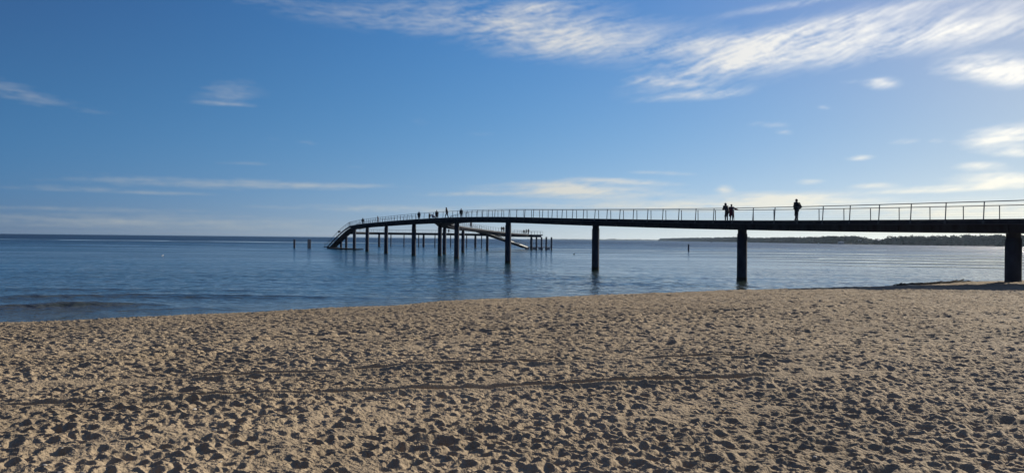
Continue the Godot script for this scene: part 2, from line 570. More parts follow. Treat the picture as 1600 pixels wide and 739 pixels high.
func make_sea() -> void:
	n_chop = noise(FastNoiseLite.TYPE_SIMPLEX_SMOOTH, 0.55, 3, 31)
	n_swell = noise(FastNoiseLite.TYPE_SIMPLEX_SMOOTH, 0.13, 2, 32)
	var n_shoal := noise(FastNoiseLite.TYPE_SIMPLEX_SMOOTH, 0.02, 3, 33)
	var rows := PackedFloat32Array([-30, -10, 2, 8, 14, 18, 21, 23])
	var d := 24.5
	while d < 7200.0:
		rows.append(d)
		d += (0.0045 if d < 70.0 else 0.007 if d < 180.0 else 0.02 if d < 900.0 else 0.06) * d
	rows.append(7200.0)
	var cols := PackedFloat32Array([-3.4, -2.4, -1.8, -1.4, -1.15, -1.0])
	var c := -0.9
	while c <= 0.9001:
		cols.append(c)
		c += 0.0052
	for x in [1.0, 1.15, 1.4, 1.8, 2.4]:
		cols.append(x)
	var nr := rows.size()
	var nc := cols.size()
	var pos := PackedVector3Array()
	var nor := PackedVector3Array()
	var tint := PackedColorArray()
	var idx := PackedInt32Array()
	pos.resize(nr * nc)
	nor.resize(nr * nc)
	tint.resize(nr * nc)
	for r in nr:
		d = rows[r]
		var w := maxf(d, 24.0)
		for i in nc:
			var x := cols[i] * w
			pos[r * nc + i] = Vector3(x, wave(x, d), -d)
			var deep := clampf((d - edge(x).x) / 75.0 + 0.3 * n_shoal.get_noise_2d(x, d), 0.0, 1.0)
			tint[r * nc + i] = Color(0.066, 0.066, 0.038).lerp(Color(0.009, 0.044, 0.070).lerp(Color(0.002, 0.009, 0.022), smoothstep(0.0, 1.0, log(maxf(d, 80.0) / 80.0) / 2.2)), pow(deep, 0.6))
	for r in nr:
		for i in nc:
			var tx := pos[r * nc + mini(i + 1, nc - 1)] - pos[r * nc + maxi(i - 1, 0)]
			var tz := pos[mini(r + 1, nr - 1) * nc + i] - pos[maxi(r - 1, 0) * nc + i]
			nor[r * nc + i] = tx.cross(tz).normalized()
	var belts := [PackedInt32Array(), PackedInt32Array(), PackedInt32Array(), PackedInt32Array(), PackedInt32Array(), PackedInt32Array()]
	for r in nr - 1:
		for i in nc - 1:
			var k := r * nc + i
			var where := rows[r] * (1.0 + 0.8 * n_shoal.get_noise_2d(pos[k].x * 0.6, rows[r] * 2.0))
			belts[0 if where < 75.0 else 1 if where < 115.0 else 2 if where < 170.0 else 3 if where < 260.0 else 4 if where < 450.0 else 5].append_array([k, k + nc, k + 1, k + 1, k + nc, k + nc + 1])
	var am := ArrayMesh.new()
	var arr := []
	arr.resize(Mesh.ARRAY_MAX)
	arr[Mesh.ARRAY_VERTEX] = pos
	arr[Mesh.ARRAY_NORMAL] = nor
	arr[Mesh.ARRAY_COLOR] = tint
	for belt in belts:
		arr[Mesh.ARRAY_INDEX] = belt
		am.add_surface_from_arrays(Mesh.PRIMITIVE_TRIANGLES, arr)
	var m := material("sea_water", Color(1, 1, 1), 0.10)
	m.vertex_color_use_as_albedo = true
	m.metallic_specular = 0.38
	m.normal_enabled = true
	m.normal_texture = noise_texture(noise(FastNoiseLite.TYPE_SIMPLEX_SMOOTH, 0.012, 5, 34), 1024, true, 12.0)
	m.normal_scale = 0.55
	m.uv1_triplanar = true
	m.uv1_world_triplanar = true
	m.uv1_scale = Vector3(0.045, 0.045, 0.07)
	for k in 6:  # the ripples grow with the distance from the sheltered shore
		var fm: StandardMaterial3D = m.duplicate()
		fm.resource_name = "sea_water_%d" % k
		fm.normal_scale = [0.58, 0.72, 0.95, 1.2, 1.4, 1.5][k]
		fm.roughness = [0.08, 0.10, 0.13, 0.18, 0.25, 0.34][k]
		am.surface_set_material(k, fm)
	tag(put("sea", am, null), "calm blue sea with small ripples reaching the horizon", "sea", "", "structure")
	# smooth streaks where the wind leaves the water calm
	var s: StandardMaterial3D = m.duplicate()
	s.resource_name = "calm_water"
	s.normal_scale = 0.10
	s.roughness = 0.05
	s.vertex_color_use_as_albedo = false
	s.albedo_color = col(0.006, 0.024, 0.042)
	for k in [[-205, 420, 190, 30, 0.0], [26, 196, 46, 2.8, -0.10], [44, 226, 60, 3.4, -0.16], [20, 250, 50, 2.6, -0.1], [95, 166, 60, 4.5, -0.10], [120, 205, 70, 8, -0.15], [92, 143, 44, 9.0, -0.1], [84, 121, 38, 6.0, -0.12], [70, 104, 30, 3.0, -0.2], [150, 330, 90, 9, -0.2]]:
		var st := begin()
		for i in 40:
			var u0 := -1.0 + i / 20.0
			var u1 := u0 + 0.05
			var q := []
			for u in [u0, u1]:
				var half: float = k[3] * (1.0 - u * u) * (0.7 + 0.5 * n_swell.get_noise_1d(u * 40.0 + k[0])) + 0.05
				var mid: float = k[1] + k[4] * u * k[2] + k[3] * 0.8 * n_swell.get_noise_1d(u * 25.0 + k[1])
				q.append(Vector3(k[0] + u * k[2], 0.06, -(mid - half)))
				q.append(Vector3(k[0] + u * k[2], 0.06, -(mid + half)))
			quad(st, q[0], q[2], q[3], q[1])
		tag(put("calm_water", done(st), s), "pale smooth streak of calm water on the sea", "water", "calm streaks on the sea", "structure")

# ---------------------------------------------------------------- pier
var pier: Node3D
var post_mesh: ArrayMesh
const RAIL := 1.12

func pillar(x: float, d: float, top: float, r := 0.43, foot := -2.5) -> void:
	var st := begin(true)
	add_lathe(st, [[r, foot], [r, top - 0.42], [r - 0.03, top - 0.39]], 28)
	st.set_smooth_group(1)
	add_lathe(st, [[r - 0.035, top - 0.39], [r * 0.88, top - 0.385]], 28)
	st.set_smooth_group(2)
	add_lathe(st, [[r * 0.88, top - 0.385], [r * 0.88, top]], 28)
	var o := put("pillar", done(st), M.pillar, pier)
	o.position = Vector3(x, 0, -d)
	if foot < -2.0 and d > 50.0:  # weed and mussels up to the high water mark
		st = begin(true)
		var prof := [[r + 0.006, -1.0]]
		for k in 5:
			prof.append([r + 0.012 + 0.012 * rng.randf(), -0.4 + 0.16 * k])
		prof.append([r + 0.003, 0.36])
		add_lathe(st, prof, 20)
		put("tide_weed", done(st), M.tide_weed, o)

func deck(pts: PackedVector3Array, half: float, girder: float, girder_half: float, wide := PackedFloat32Array()) -> MeshInstance3D:
	# pts run along the top of the deck
	var slab := put("walkway_deck", sweep(pts, rect(-half, -0.20, half, 0.0), false, wide), M.deck_edge, pier)
	put("kerb", sweep(pts, rect(half - 0.10, 0.003, half + 0.012, 0.075), false, wide), M.kerb, slab)
	put("kerb", sweep(pts, rect(-half - 0.012, 0.003, -half + 0.10, 0.075)), M.kerb, slab)
	put("girder", sweep(pts, [Vector2(-girder_half * 0.92, -0.20 - girder), Vector2(girder_half * 0.92, -0.20 - girder), Vector2(girder_half, -0.202), Vector2(-girder_half, -0.202)], false, wide), M.girder, pier)
	var rib := begin()  # stiffeners on the flanks of the girder
	var side := sides_of(pts)
	for k in range(1, pts.size() - 1, 2):
		for s in [-1.0, 1.0]:
			var w: float = girder_half + (wide[k] if wide and s > 0.0 else 0.0)
			add_box(rib, Transform3D(Basis(side[k], Vector3.UP, side[k].cross(Vector3.UP)), pts[k] + side[k] * s * (w - 0.02) + Vector3(0, -0.21 - girder * 0.5, 0)), Vector3(0.09, girder - 0.04, 0.03))
	tag(put("stiffeners", done(rib), M.girder, pier), "", "", "", "stuff")
	for s in [-1.0, 1.0]:
		put("edge_flange", sweep(pts, rect(s * half - 0.05, -0.262, s * half + 0.05, -0.205), false, wide), M.flange, pier)
	return slab

func railing(pts: PackedVector3Array, outward: float, spacing: float, wires: int, lean := 0.11) -> void:
	# pts: the line of the posts' feet on the deck edge; outward: +1 when the outer side is to the right of the way
	var s := sides_of(pts)
	var top := PackedVector3Array()
	for k in pts.size():
		top.append(pts[k] - s[k] * outward * lean + Vector3(0, RAIL, 0))
	var rail := put("railing", sweep(top, rect(-0.035, -0.025, 0.035, 0.025)), M.steel, pier)
	for w in wires:
		var f := (w + 1.0) / (wires + 1.0)
		var line := PackedVector3Array()
		for k in pts.size():
			line.append(pts[k].lerp(top[k], f) + Vector3(0, 0.06 * (1.0 - f), 0))
		put("wire", sweep(line, ring(0.0024, 4)), M.wire, rail)
	var length := 0.0
	var next := 0.0
	for k in pts.size() - 1:
		var l := pts[k].distance_to(pts[k + 1])
		while next <= length + l + 1e-4:
			var t := clampf((next - length) / l, 0.0, 1.0)
			var p := pts[k].lerp(pts[k + 1], t)
			var q := top[k].lerp(top[k + 1], t)
			var along := (pts[k + 1] - pts[k])
			along.y = 0.0
			along = along.normalized()
			var o := put("post", post_mesh, M.steel, rail)
			var up := (q - p).normalized()
			var x := along
			o.transform = Transform3D(Basis(x, up, x.cross(up).normalized() * outward), p)
			next += spacing
		length += l

func cut(pts: PackedVector3Array, d0: float, d1: float) -> PackedVector3Array:
	var out := PackedVector3Array()
	for p in pts:
		if -p.z >= d0 and -p.z <= d1:
			out.append(p)
	return out

func make_pier() -> void:
	material("pillar", Color(0.062, 0.074, 0.100), 0.7)
	material("girder", Color(0.062, 0.070, 0.090), 0.6)
	material("deck_edge", Color(0.050, 0.055, 0.068), 0.75)
	material("kerb", Color(0.045, 0.045, 0.05), 0.6)
	material("flange", Color(0.055, 0.062, 0.078), 0.85)
	material("steel", Color(0.055, 0.065, 0.078), 0.5, 0.3)
	material("wire", Color(0.30, 0.32, 0.34), 0.5, 0.3)
	material("tide_weed", Color(0.018, 0.022, 0.014), 0.85)
	material("aluminium", Color(0.52, 0.52, 0.50), 0.45, 0.25)
	material("timber", Color(0.22, 0.19, 0.16), 0.85)
	for k in ["pillar", "girder", "deck_edge"]:
		var m: StandardMaterial3D = M[k]
		m.roughness = 0.9
		m.metallic_specular = 0.22
		var g := Gradient.new()
		g.colors = PackedColorArray([Color(0.72, 0.72, 0.72), Color(1.0, 1.0, 1.0)])
		m.albedo_texture = noise_texture(noise(FastNoiseLite.TYPE_SIMPLEX_SMOOTH, 0.02, 4, 41), 256, false, 1.0, g)
		m.uv1_triplanar = true
		m.uv1_scale = Vector3(0.4, 0.15, 0.4)
	var st := begin()
	add_box(st, Transform3D(Basis(), Vector3(0, RAIL * 0.5 - 0.1, 0.0)), Vector3(0.03, RAIL + 0.16, 0.07))
	add_box(st, Transform3D(Basis(), Vector3(0, -0.10, 0.035)), Vector3(0.14, 0.20, 0.025))
	post_mesh = done(st)
	pier = thing("pier", "long dark steel pier on round pillars, forking out at sea", "pier")
	var W := 1.75
	var main := smooth_path([Vector3(41.0, 4.75, 20.5), Vector3(30.06, 4.90, 42.5), Vector3(20.2, 5.23, 62.2), Vector3(9.68, 5.84, 82.0), Vector3(-0.55, 6.52, 101.5), Vector3(-9.45, 6.92, 121.3), Vector3(-19.46, 6.93, 140.6), Vector3(-28.27, 6.83, 159.3), Vector3(-36.3, 6.72, 177.8), Vector3(-43.6, 6.48, 197.0)])
	var wide := PackedFloat32Array()  # the way widens towards the land
	for p in main:
		wide.append(clampf((86.0 + p.z) * 0.055, 0.0, 3.2))
	deck(main, W, 0.54, 1.25, wide)
	var right := smooth_path([Vector3(-7.0, 6.86, 117.0), Vector3(-11.0, 6.86, 130.0), Vector3(-14.0, 6.75, 143.0), Vector3(-14.5, 6.50, 157.0), Vector3(-12.5, 6.18, 176.0), Vector3(-9.8, 5.98, 192.0), Vector3(-6.2, 5.62, 206.0), Vector3(-0.4, 5.15, 219.5), Vector3(4.0, 4.95, 227.0)])
	deck(right, W - 0.15, 0.46, 1.2)
	var ringway := smooth_path([Vector3(-60.0, 5.4, 264.0), Vector3(-54.0, 5.4, 274.0), Vector3(-44.0, 5.4, 279.5), Vector3(-28.0, 5.4, 279.0), Vector3(-14.0, 5.3, 273.5), Vector3(-4.0, 5.15, 261.0), Vector3(2.0, 5.0, 246.0), Vector3(8.2, 4.90, 230.0)], 2.2)
	deck(ringway, 1.9, 0.62, 1.5)
	# pillars under the main way, the two arms and the cross walkway
	for p in [[30.06, 42.5, 4.21], [20.2, 62.2, 4.54], [9.68, 82.0, 5.15], [-0.55, 101.5, 5.83], [-9.45, 121.3, 6.23], [-19.46, 140.6, 6.24], [-28.27, 159.3, 6.14], [-36.3, 177.8, 6.01], [-43.9, 197.5, 5.9]]:
		pillar(p[0], p[1], p[2])
	pillar(-48.6, 208.0, 4.6, 0.36)
	pillar(-51.2, 212.5, 2.9, 0.36)
	for p in [[-14.4, 141.6, 6.10, 0.41], [-14.8, 155.5, 5.87, 0.40], [-12.2, 176.5, 5.52, 0.40], [-7.2, 207.0, 4.85, 0.38], [6.3, 230.5, 4.1, 0.38]]:
		pillar(p[0], p[1], p[2], p[3])
	for p in [[-50.3, 268.5], [-34.8, 279.3], [-14.1, 273.2]]:
		pillar(p[0], p[1], 4.6, 0.42)
	for px in [610.5, 631.0, 654.0, 679.5, 704.0, 729.0, 752.5]:
		var t: float = (px - 800.0) / 1110.0
		pillar(t * 281.0, 281.0, 4.62, 0.21)
	# railings
	railing(offset(main, -W, 0.0), -1.0, 2.3, 6, 0.08)
	var far_edge := PackedVector3Array()
	var ms := sides_of(main)
	for k in main.size():
		if -main[k].z < 122.5:
			far_edge.append(main[k] + ms[k] * (W + wide[k]))
	railing(far_edge, 1.0, 2.3, 6, 0.03)
	railing(offset(cut(main, 143.5, 300.0), W, 0.0), 1.0, 2.3, 3)
	railing(offset(cut(right, 123.5, 300.0), W - 0.15, 0.0), 1.0, 2.3, 3, 0.05)
	railing(offset(cut(right, 143.5, 200.0), -W + 0.15, 0.0), -1.0, 2.3, 3, 0.05)
	railing(offset(ringway, 1.9, 0.0), 1.0, 2.6, 3, 0.05)
	railing(offset(cut(ringway, 0.0, 400.0), -1.9, 0.0), -1.0, 2.6, 3, 0.05)
	# the end rail across the tip of the cross walkway
	var tip := ringway[ringway.size() - 1]
	var ts := sides_of(ringway)[ringway.size() - 1]
	railing(PackedVector3Array([tip - ts * 1.9, tip, tip + ts * 1.9]), 1.0, 0.95, 2, 0.0)
	# staircase at the end of the left arm, down to a landing just above the water
	var tail := main[main.size() - 1]
	var down := smooth_path([Vector3(tail.x, tail.y - 0.02, -tail.z), Vector3(-45.4, 6.12, 201.4), Vector3(-47.6, 5.2, 205.2), Vector3(-50.2, 3.65, 209.0), Vector3(-52.7, 1.85, 212.1), Vector3(-54.4, 0.55, 213.9)], 0.9)
	stairs("staircase", down, 2.9, 34, M.girder, M.timber)
	var a := down[0]
	var b := down[down.size() - 1]
	var lnd := begin()
	box_between(lnd, b + Vector3(0.8, -0.14, 0.9), b + Vector3(-1.2, -0.14, -1.4), 3.4, 0.22)
	var land := put("landing", done(lnd), M.deck_edge, pier)
	var board := begin()
	add_box(board, Transform3D(Basis(Vector3.UP, 0.4), down[int(down.size() * 0.62)] + Vector3(-0.9, 1.1, 0.6)), Vector3(0.75, 0.5, 0.05))
	put("sign_board", done(board), M.deck_edge, pier)
	var low := begin()
	box_between(low, Vector3(-53.8, 0.18, -211.0), Vector3(-42.0, 0.18, -195.0), 2.6, 0.26)
	put("low_walkway", done(low), M.deck_edge, pier)
	var dir := (b - a)
	dir.y = 0.0
	dir = dir.normalized()
	var sd := dir.cross(Vector3.UP)
	var e0 := b + dir * 1.7
	railing(PackedVector3Array([b + sd * 1.6, e0 + sd * 1.6]), 1.0, 1.2, 3, 0.0)
	railing(PackedVector3Array([e0 + sd * 1.6, e0 - sd * 1.6]), 1.0, 1.2, 3, 0.0)
	railing(PackedVector3Array([e0 - sd * 1.6, b - sd * 1.6]), 1.0, 1.2, 3, 0.0)
	# ramp beside the right arm, down to a low jetty
	stairs("ramp", smooth_path([Vector3(-10.4, 6.0, 204.0), Vector3(-3.0, 3.45, 221.8), Vector3(4.3, 0.9, 239.5)], 2.0), 2.2, 60, M.aluminium, M.timber)
	var jet := begin()
	add_box(jet, Transform3D(Basis(), Vector3(8.6, 0.72, -241.0)), Vector3(9.4, 0.30, 2.6))
	for k in 4:
		add_box(jet, Transform3D(Basis(), Vector3(5.2 + k * 2.3, 0.30, -241.0)), Vector3(1.5, 0.62, 2.2))
	put("low_jetty", done(jet), M.aluminium, pier)
	railing(PackedVector3Array([Vector3(4.2, 0.87, -242.2), Vector3(13.2, 0.87, -242.2)]), -1.0, 1.5, 2, 0.0)

func stairs(called: String, line: PackedVector3Array, width: float, count: int, side: Material, tread: Material) -> void:
	var h := width * 0.5
	var root := put(called, sweep(line, rect(-h - 0.06, -0.30, -h + 0.06, 0.05)), side, pier)
	put("stringer", sweep(line, rect(h - 0.06, -0.30, h + 0.06, 0.05)), side, root)
	put("stair_beam", sweep(line, rect(-width * 0.3, -0.52, width * 0.3, -0.26)), M.girder, root)
	var sd := sides_of(line)
	var length := 0.0
	for k in line.size() - 1:
		length += line[k].distance_to(line[k + 1])
	var sm := begin()
	add_box(sm, Transform3D(), Vector3(width - 0.14, 0.06, length / count * 0.90))
	var mesh := done(sm)
	for k in count:
		var f := (k + 0.5) / count * (line.size() - 1)
		var i := int(f)
		var o := put("step", mesh, tread, root)
		o.transform = Transform3D(Basis(sd[i], Vector3.UP, sd[i].cross(Vector3.UP)), line[i].lerp(line[i + 1], f - i) + Vector3(0, 0.02, 0))
	railing(offset(line, h, 0.05), 1.0, 1.6, 3, 0.0)
	railing(offset(line, -h, 0.05), -1.0, 1.6, 3, 0.0)

func mooring(x: float, d: float, top: float, r: float, label: String, group: String) -> void:
	var st := begin(true)
	add_lathe(st, [[r, -2.5], [r, top - 0.05], [r * 0.86, top]], 16)
	st.set_smooth_group(1)
	add_lathe(st, [[r * 0.86, top], [0.001, top + 0.02]], 16)
	var o := put("mooring_post", done(st), M.pillar)
	o.position = Vector3(x, 0, -d)
	tag(o, label, "mooring post", group)

func make_posts() -> void:
	var g := "posts beside the right arm of the pier"
	mooring(7.85, 227.0, 4.15, 0.27, "tall dark post in the water, next to the end pillar of the pier's right arm", g)
	mooring(9.5, 227.3, 4.15, 0.27, "second of the four tall dark posts right of the pier's end", g)
	mooring(11.0, 227.0, 4.2, 0.27, "third of the four tall dark posts right of the pier's end", g)
	mooring(12.65, 227.0, 4.15, 0.27, "outermost tall dark post right of the pier's end", g)
	g = "posts left of the pier's staircase"
	mooring(-68.1, 222.0, 2.6, 0.31, "lone short dark post standing farthest left of the pier's staircase", g)
	mooring(-62.9, 219.0, 2.65, 0.22, "left one of a pair of dark posts left of the pier's staircase", g)
	mooring(-62.2, 218.5, 2.65, 0.27, "right one of a pair of dark posts, nearest to the pier's staircase", g)
	mooring(59.8, 240.0, 2.3, 0.26, "lone dark post in open water before the wooded headland", "")

# ---------------------------------------------------------------- far shore
var coast := []
func make_shore() -> void:
	var n_hill := noise(FastNoiseLite.TYPE_SIMPLEX_SMOOTH, 0.004, 3, 51)
	var shore := [Vector2(1500, 6000), Vector2(1012, 4900), Vector2(892, 3300), Vector2(780, 2400), Vector2(689, 1700), Vector2(619, 1250), Vector2(650, 1120), Vector2(700, 1010), Vector2(770, 950), Vector2(880, 885), Vector2(1040, 820), Vector2(1300, 700)]
	var line: Array[Vector2] = []
	for k in shore.size() - 1:
		var l: float = shore[k].distance_to(shore[k + 1])
		var n := maxi(1, int(l / 26.0))
		for i in n:
			line.append(shore[k].lerp(shore[k + 1], float(i) / n))
	line.append(shore[-1])
	var inland := [0.0, 5.0, 30.0, 90.0, 220.0, 480.0, 800.0]
	var rise := [-0.6, 1.0, 2.4, 3.6, 6.5, 12.5, 15.0]
	var st := begin(true)
	var pts := []
	for k in line.size():
		var t: Vector2 = (line[mini(k + 3, line.size() - 1)] - line[maxi(k - 3, 0)]).normalized()
		var nn := Vector2(-t.y, t.x)
		if nn.x < 0.0: nn = -nn
		var row := []
		for j in inland.size():
			var p: Vector2 = line[k] + (nn + Vector2(0.25, 0.35)).normalized() * inland[j] + Vector2(n_hill.get_noise_2d(line[k].x * 4.0, line[k].y * 4.0), 0) * 12.0
			var lift: float = 1.0 if line[k].y > 1700 else 1.35 if line[k].y > 1235 else 1.0
			var tip: float = clampf((5000.0 - line[k].y) / 900.0, 0.25, 1.0)
			row.append(Vector3(p.x, rise[j] * tip * lift * (1.0 + 0.5 * n_hill.get_noise_2d(p.x, p.y)), -p.y))
		pts.append(row)
		coast.append(row)
	for k in pts.size() - 1:
		for j in inland.size() - 1:
			quad(st, pts[k + 1][j], pts[k + 1][j + 1], pts[k][j + 1], pts[k][j])
	var m := material("meadow", Color(0.055, 0.058, 0.028), 0.95)
	var g := Gradient.new()
	g.colors = PackedColorArray([Color(0.65, 0.62, 0.5), Color(1, 1, 1)])
	m.albedo_texture = noise_texture(noise(FastNoiseLite.TYPE_SIMPLEX_SMOOTH, 0.01, 4, 52), 512, false, 1.0, g)
	m.uv1_triplanar = true
	m.uv1_world_triplanar = true
	m.uv1_scale = Vector3(0.004, 0.004, 0.004)
	tag(put("headland", done(st), m), "low green headland across the bay", "headland", "", "structure")
	# the faint coast beyond the bay
	st = begin(true)
	var prev := []
	for k in 70:
		var x := 150.0 + k * 21.0
		var e := sin(PI * clampf(k / 69.0, 0.0, 1.0))
		var hh := (9.0 + 9.0 * absf(n_hill.get_noise_1d(x * 1.2)) + 4.0 * n_hill.get_noise_1d(x * 6.0)) * (0.35 + 0.65 * clampf(k / 40.0, 0.0, 1.0))
		var row := [Vector3(x, -0.5, -6700), Vector3(x, hh * 0.7, -6740), Vector3(x, hh, -6850), Vector3(x, -1, -7100)]
		if prev:
			for j in 3:
				quad(st, prev[j], row[j], row[j + 1], prev[j + 1])
		prev = row
	tag(put("far_coast", done(st), material("far_wood", Color(0.04, 0.05, 0.03), 0.95)), "faint low coast on the horizon beyond the bay", "coast", "", "structure")

func crown_mesh(sd: int, clumps: int, squash: float) -> ArrayMesh:
	var r := RandomNumberGenerator.new()
	r.seed = sd
	var st := begin()
	# a crown of unit height (0..1) and radius about 0.42, made of leaf clumps on several boughs
	var boughs := []
	for k in 7:
		var a := r.randf() * TAU
		boughs.append([Vector3(cos(a) * r.randf_range(0.05, 0.26), r.randf_range(0.30, 0.78), sin(a) * r.randf_range(0.05, 0.26)), r.randf_range(0.16, 0.27)])
	boughs.append([Vector3(0, 0.55, 0), 0.3])
	for k in clumps:
		var bg = boughs[k % boughs.size()]
		var v: Vector3 = Vector3(r.randfn(), r.randfn(), r.randfn()).normalized() * bg[1] * r.randf_range(0.55, 1.05)
		var p: Vector3 = bg[0] + v * Vector3(1, squash, 1)
		var n: Vector3 = (v.normalized() + Vector3(r.randfn(), r.randfn(), r.randfn()) * 0.45).normalized()
		var x: Vector3 = n.cross(Vector3(r.randf() - 0.5, r.randf(), r.randf() - 0.5)).normalized()
		var y: Vector3 = n.cross(x)
		var s := r.randf_range(0.05, 0.095)
		quad(st, p - x * s, p - y * s * 0.7, p + x * s + n * 0.02, p + y * s * 0.8)
	return done(st)

func make_trees() -> void:
	var leaf := material("foliage", Color(0.9, 0.9, 0.9), 0.9)
	leaf.vertex_color_use_as_albedo = true
	leaf.metallic_specular = 0.2
	var bark := material("bark", Color(0.09, 0.07, 0.05), 0.9)
	var meshes := [crown_mesh(1, 150, 1.0), crown_mesh(2, 150, 0.9), crown_mesh(3, 130, 1.15)]
	# the wood along the shore, one mass at this distance
	var spots := [[], [], []]
	for k in coast.size() - 1:
		var row: Array = coast[k]
		var d := -(row[0].z as float)
		var thick := d < 1235.0
		var open := d >= 1235.0 and d < 1420.0
		for j in (34 if thick else 20 if open else 22 if d < 2600.0 else 14):
			var q: float = (0.1 if j % 4 == 0 else 0.6) + rng.randf() * (3.0 if thick else 2.2) * (0.3 if j % 4 == 0 else 1.0)
			if open and rng.randf() < 0.35: q = 2.9 + rng.randf() * 0.6
			var i := int(q)
			var p: Vector3 = row[i].lerp(row[i + 1], q - i)
			var o: Vector3 = coast[k + 1][i].lerp(coast[k + 1][i + 1], q - i)
			p = p.lerp(o, rng.randf())
			var h := rng.randf_range(12.0, 18.5) if thick else rng.randf_range(6.0, 11.0) if open else rng.randf_range(11.0, 18.0) if d < 2600.0 else rng.randf_range(14.0, 23.0)
			if q < 1.3: h *= 0.6
			spots[rng.randi() % 3].append([p, h])
	for s in 3:
		var mm := MultiMesh.new()
		mm.transform_format = MultiMesh.TRANSFORM_3D
		mm.use_colors = true
		mm.mesh = meshes[s]
		mm.instance_count = spots[s].size()
		for k in spots[s].size():
			var h: float = spots[s][k][1]
			var b := Basis(Vector3.UP, rng.randf() * TAU).scaled(Vector3(h * rng.randf_range(1.1, 1.6), h, h * rng.randf_range(1.1, 1.6)))
			mm.set_instance_transform(k, Transform3D(b, spots[s][k][0] - Vector3(0, h * 0.16, 0)))
			var t := rng.randf()
			mm.set_instance_color(k, Color(0.026, 0.031, 0.018).lerp(Color(0.044, 0.037, 0.024), t) * rng.randf_range(0.75, 1.25))
		var o := MultiMeshInstance3D.new()
		o.multimesh = mm
		o.material_override = leaf
		o.name = numbered("woodland")
		add_child(o)
		tag(o, ["broad dark trees of the wood covering the headland", "olive trees mixed into the wood covering the headland", "slender brownish trees mixed into the wood covering the headland"][s], "woodland", "", "stuff")
	# trees that stand out above the wood
	var solo := [
		[1208.0, 1720.0, 11.5, 14.0, "tall round tree standing out above the shore wood, left of the white houses"],
		[1303.0, 1330.0, 13.0, 15.0, "broad dark tree standing above the pale house on the far shore"],
		[1194.0, 1900.0, 8.0, 10.0, "small rounded tree just left of the tall round tree on the far shore"],
		[1242.0, 1560.0, 9.0, 9.0, "low bushy tree right of the tall round tree on the far shore"],
		[1410.0, 1120.0, 13.0, 9.0, "pointed tree rising at the left end of the dark headland wood"],
		[1340.0, 1240.0, 6.0, 8.0, "small dark tree beside the long pale roof on the far shore"],
		[1480.0, 1120.0, 13.0, 15.0, "wide tree rising a little above the middle of the dark headland wood"]]
	for k in solo:
		var x: float = (k[0] - 800.0) / 1110.0 * k[1]
		var t := thing("tree", k[4], "tree", Vector3(x, 2.6, -k[1]), 0.0, "trees standing out on the headland")
		var tr := begin(true)
		add_lathe(tr, [[0.45, -3.0], [0.35, 1.5], [0.22, k[2] * 0.5], [0.06, k[2] * 0.8]], 8)
		for j in 4:
			var a := j * 1.7
			var o := begin()
			box_between(tr, Vector3(0, k[2] * (0.3 + 0.1 * j), 0), Vector3(cos(a) * k[3] * 0.25, k[2] * (0.5 + 0.1 * j), sin(a) * k[3] * 0.25), 0.14, 0.14)
		put("trunk", done(tr), bark, t)
		var m := material("crown_leaves", Color(0.028, 0.033, 0.019) * rng.randf_range(0.85, 1.2), 0.9)
		m.metallic_specular = 0.2
		var cr := put("crown", crown_mesh(int(k[0]), 520, 1.0), m, t)
		cr.scale = Vector3(k[3] / 0.86, k[2], k[3] / 0.86)
		cr.position.y = k[2] * 0.02

func house(px: float, d: float, ground: float, w: float, dep: float, wall_h: float, roof_h: float, turn: float, wall: Color, roof: Color, label: String) -> void:
	var t := thing("house", label, "house", Vector3((px - 800.0) / 1110.0 * d, ground, -d), turn, "houses on the far shore")
	var st := begin()
	add_box(st, Transform3D(Basis(), Vector3(0, wall_h * 0.5 - 1.0, 0)), Vector3(w, wall_h + 2.0, dep))
	for s in [-1.0, 1.0]:
		var x: float = s * w * 0.5
		var tri := [Vector3(x, wall_h, -dep * 0.5), Vector3(x, wall_h, dep * 0.5), Vector3(x, wall_h + roof_h, 0)]
		for j in ([0, 1, 2] if s < 0 else [0, 2, 1]):
			st.add_vertex(tri[j])
	put("wall", done(st), material("house_wall", wall, 0.85), t)
	st = begin()
	for s in [-1.0, 1.0]:
		box_between(st, Vector3(0, wall_h + roof_h + 0.05, 0), Vector3(0, wall_h - 0.25, s * (dep * 0.5 + 0.4)), w + 0.8, 0.18)
	var rf := put("roof", done(st), material("house_roof", roof, 0.7), t)
	st = begin()
	add_box(st, Transform3D(Basis(), Vector3(w * 0.25, wall_h + roof_h + 0.1, 0)), Vector3(0.7, 1.5, 0.7))
	put("chimney", done(st), M.house_roof, rf)
	var glass := material("window_glass", Color(0.02, 0.025, 0.03), 0.1)
	for k in 4:
		st = begin()
		add_box(st, Transform3D(Basis(), Vector3((k - 1.5) * w * 0.22, wall_h * 0.5, dep * 0.5 + 0.02)), Vector3(w * 0.1, wall_h * 0.38, 0.08))
		put("window", done(st), glass, t)

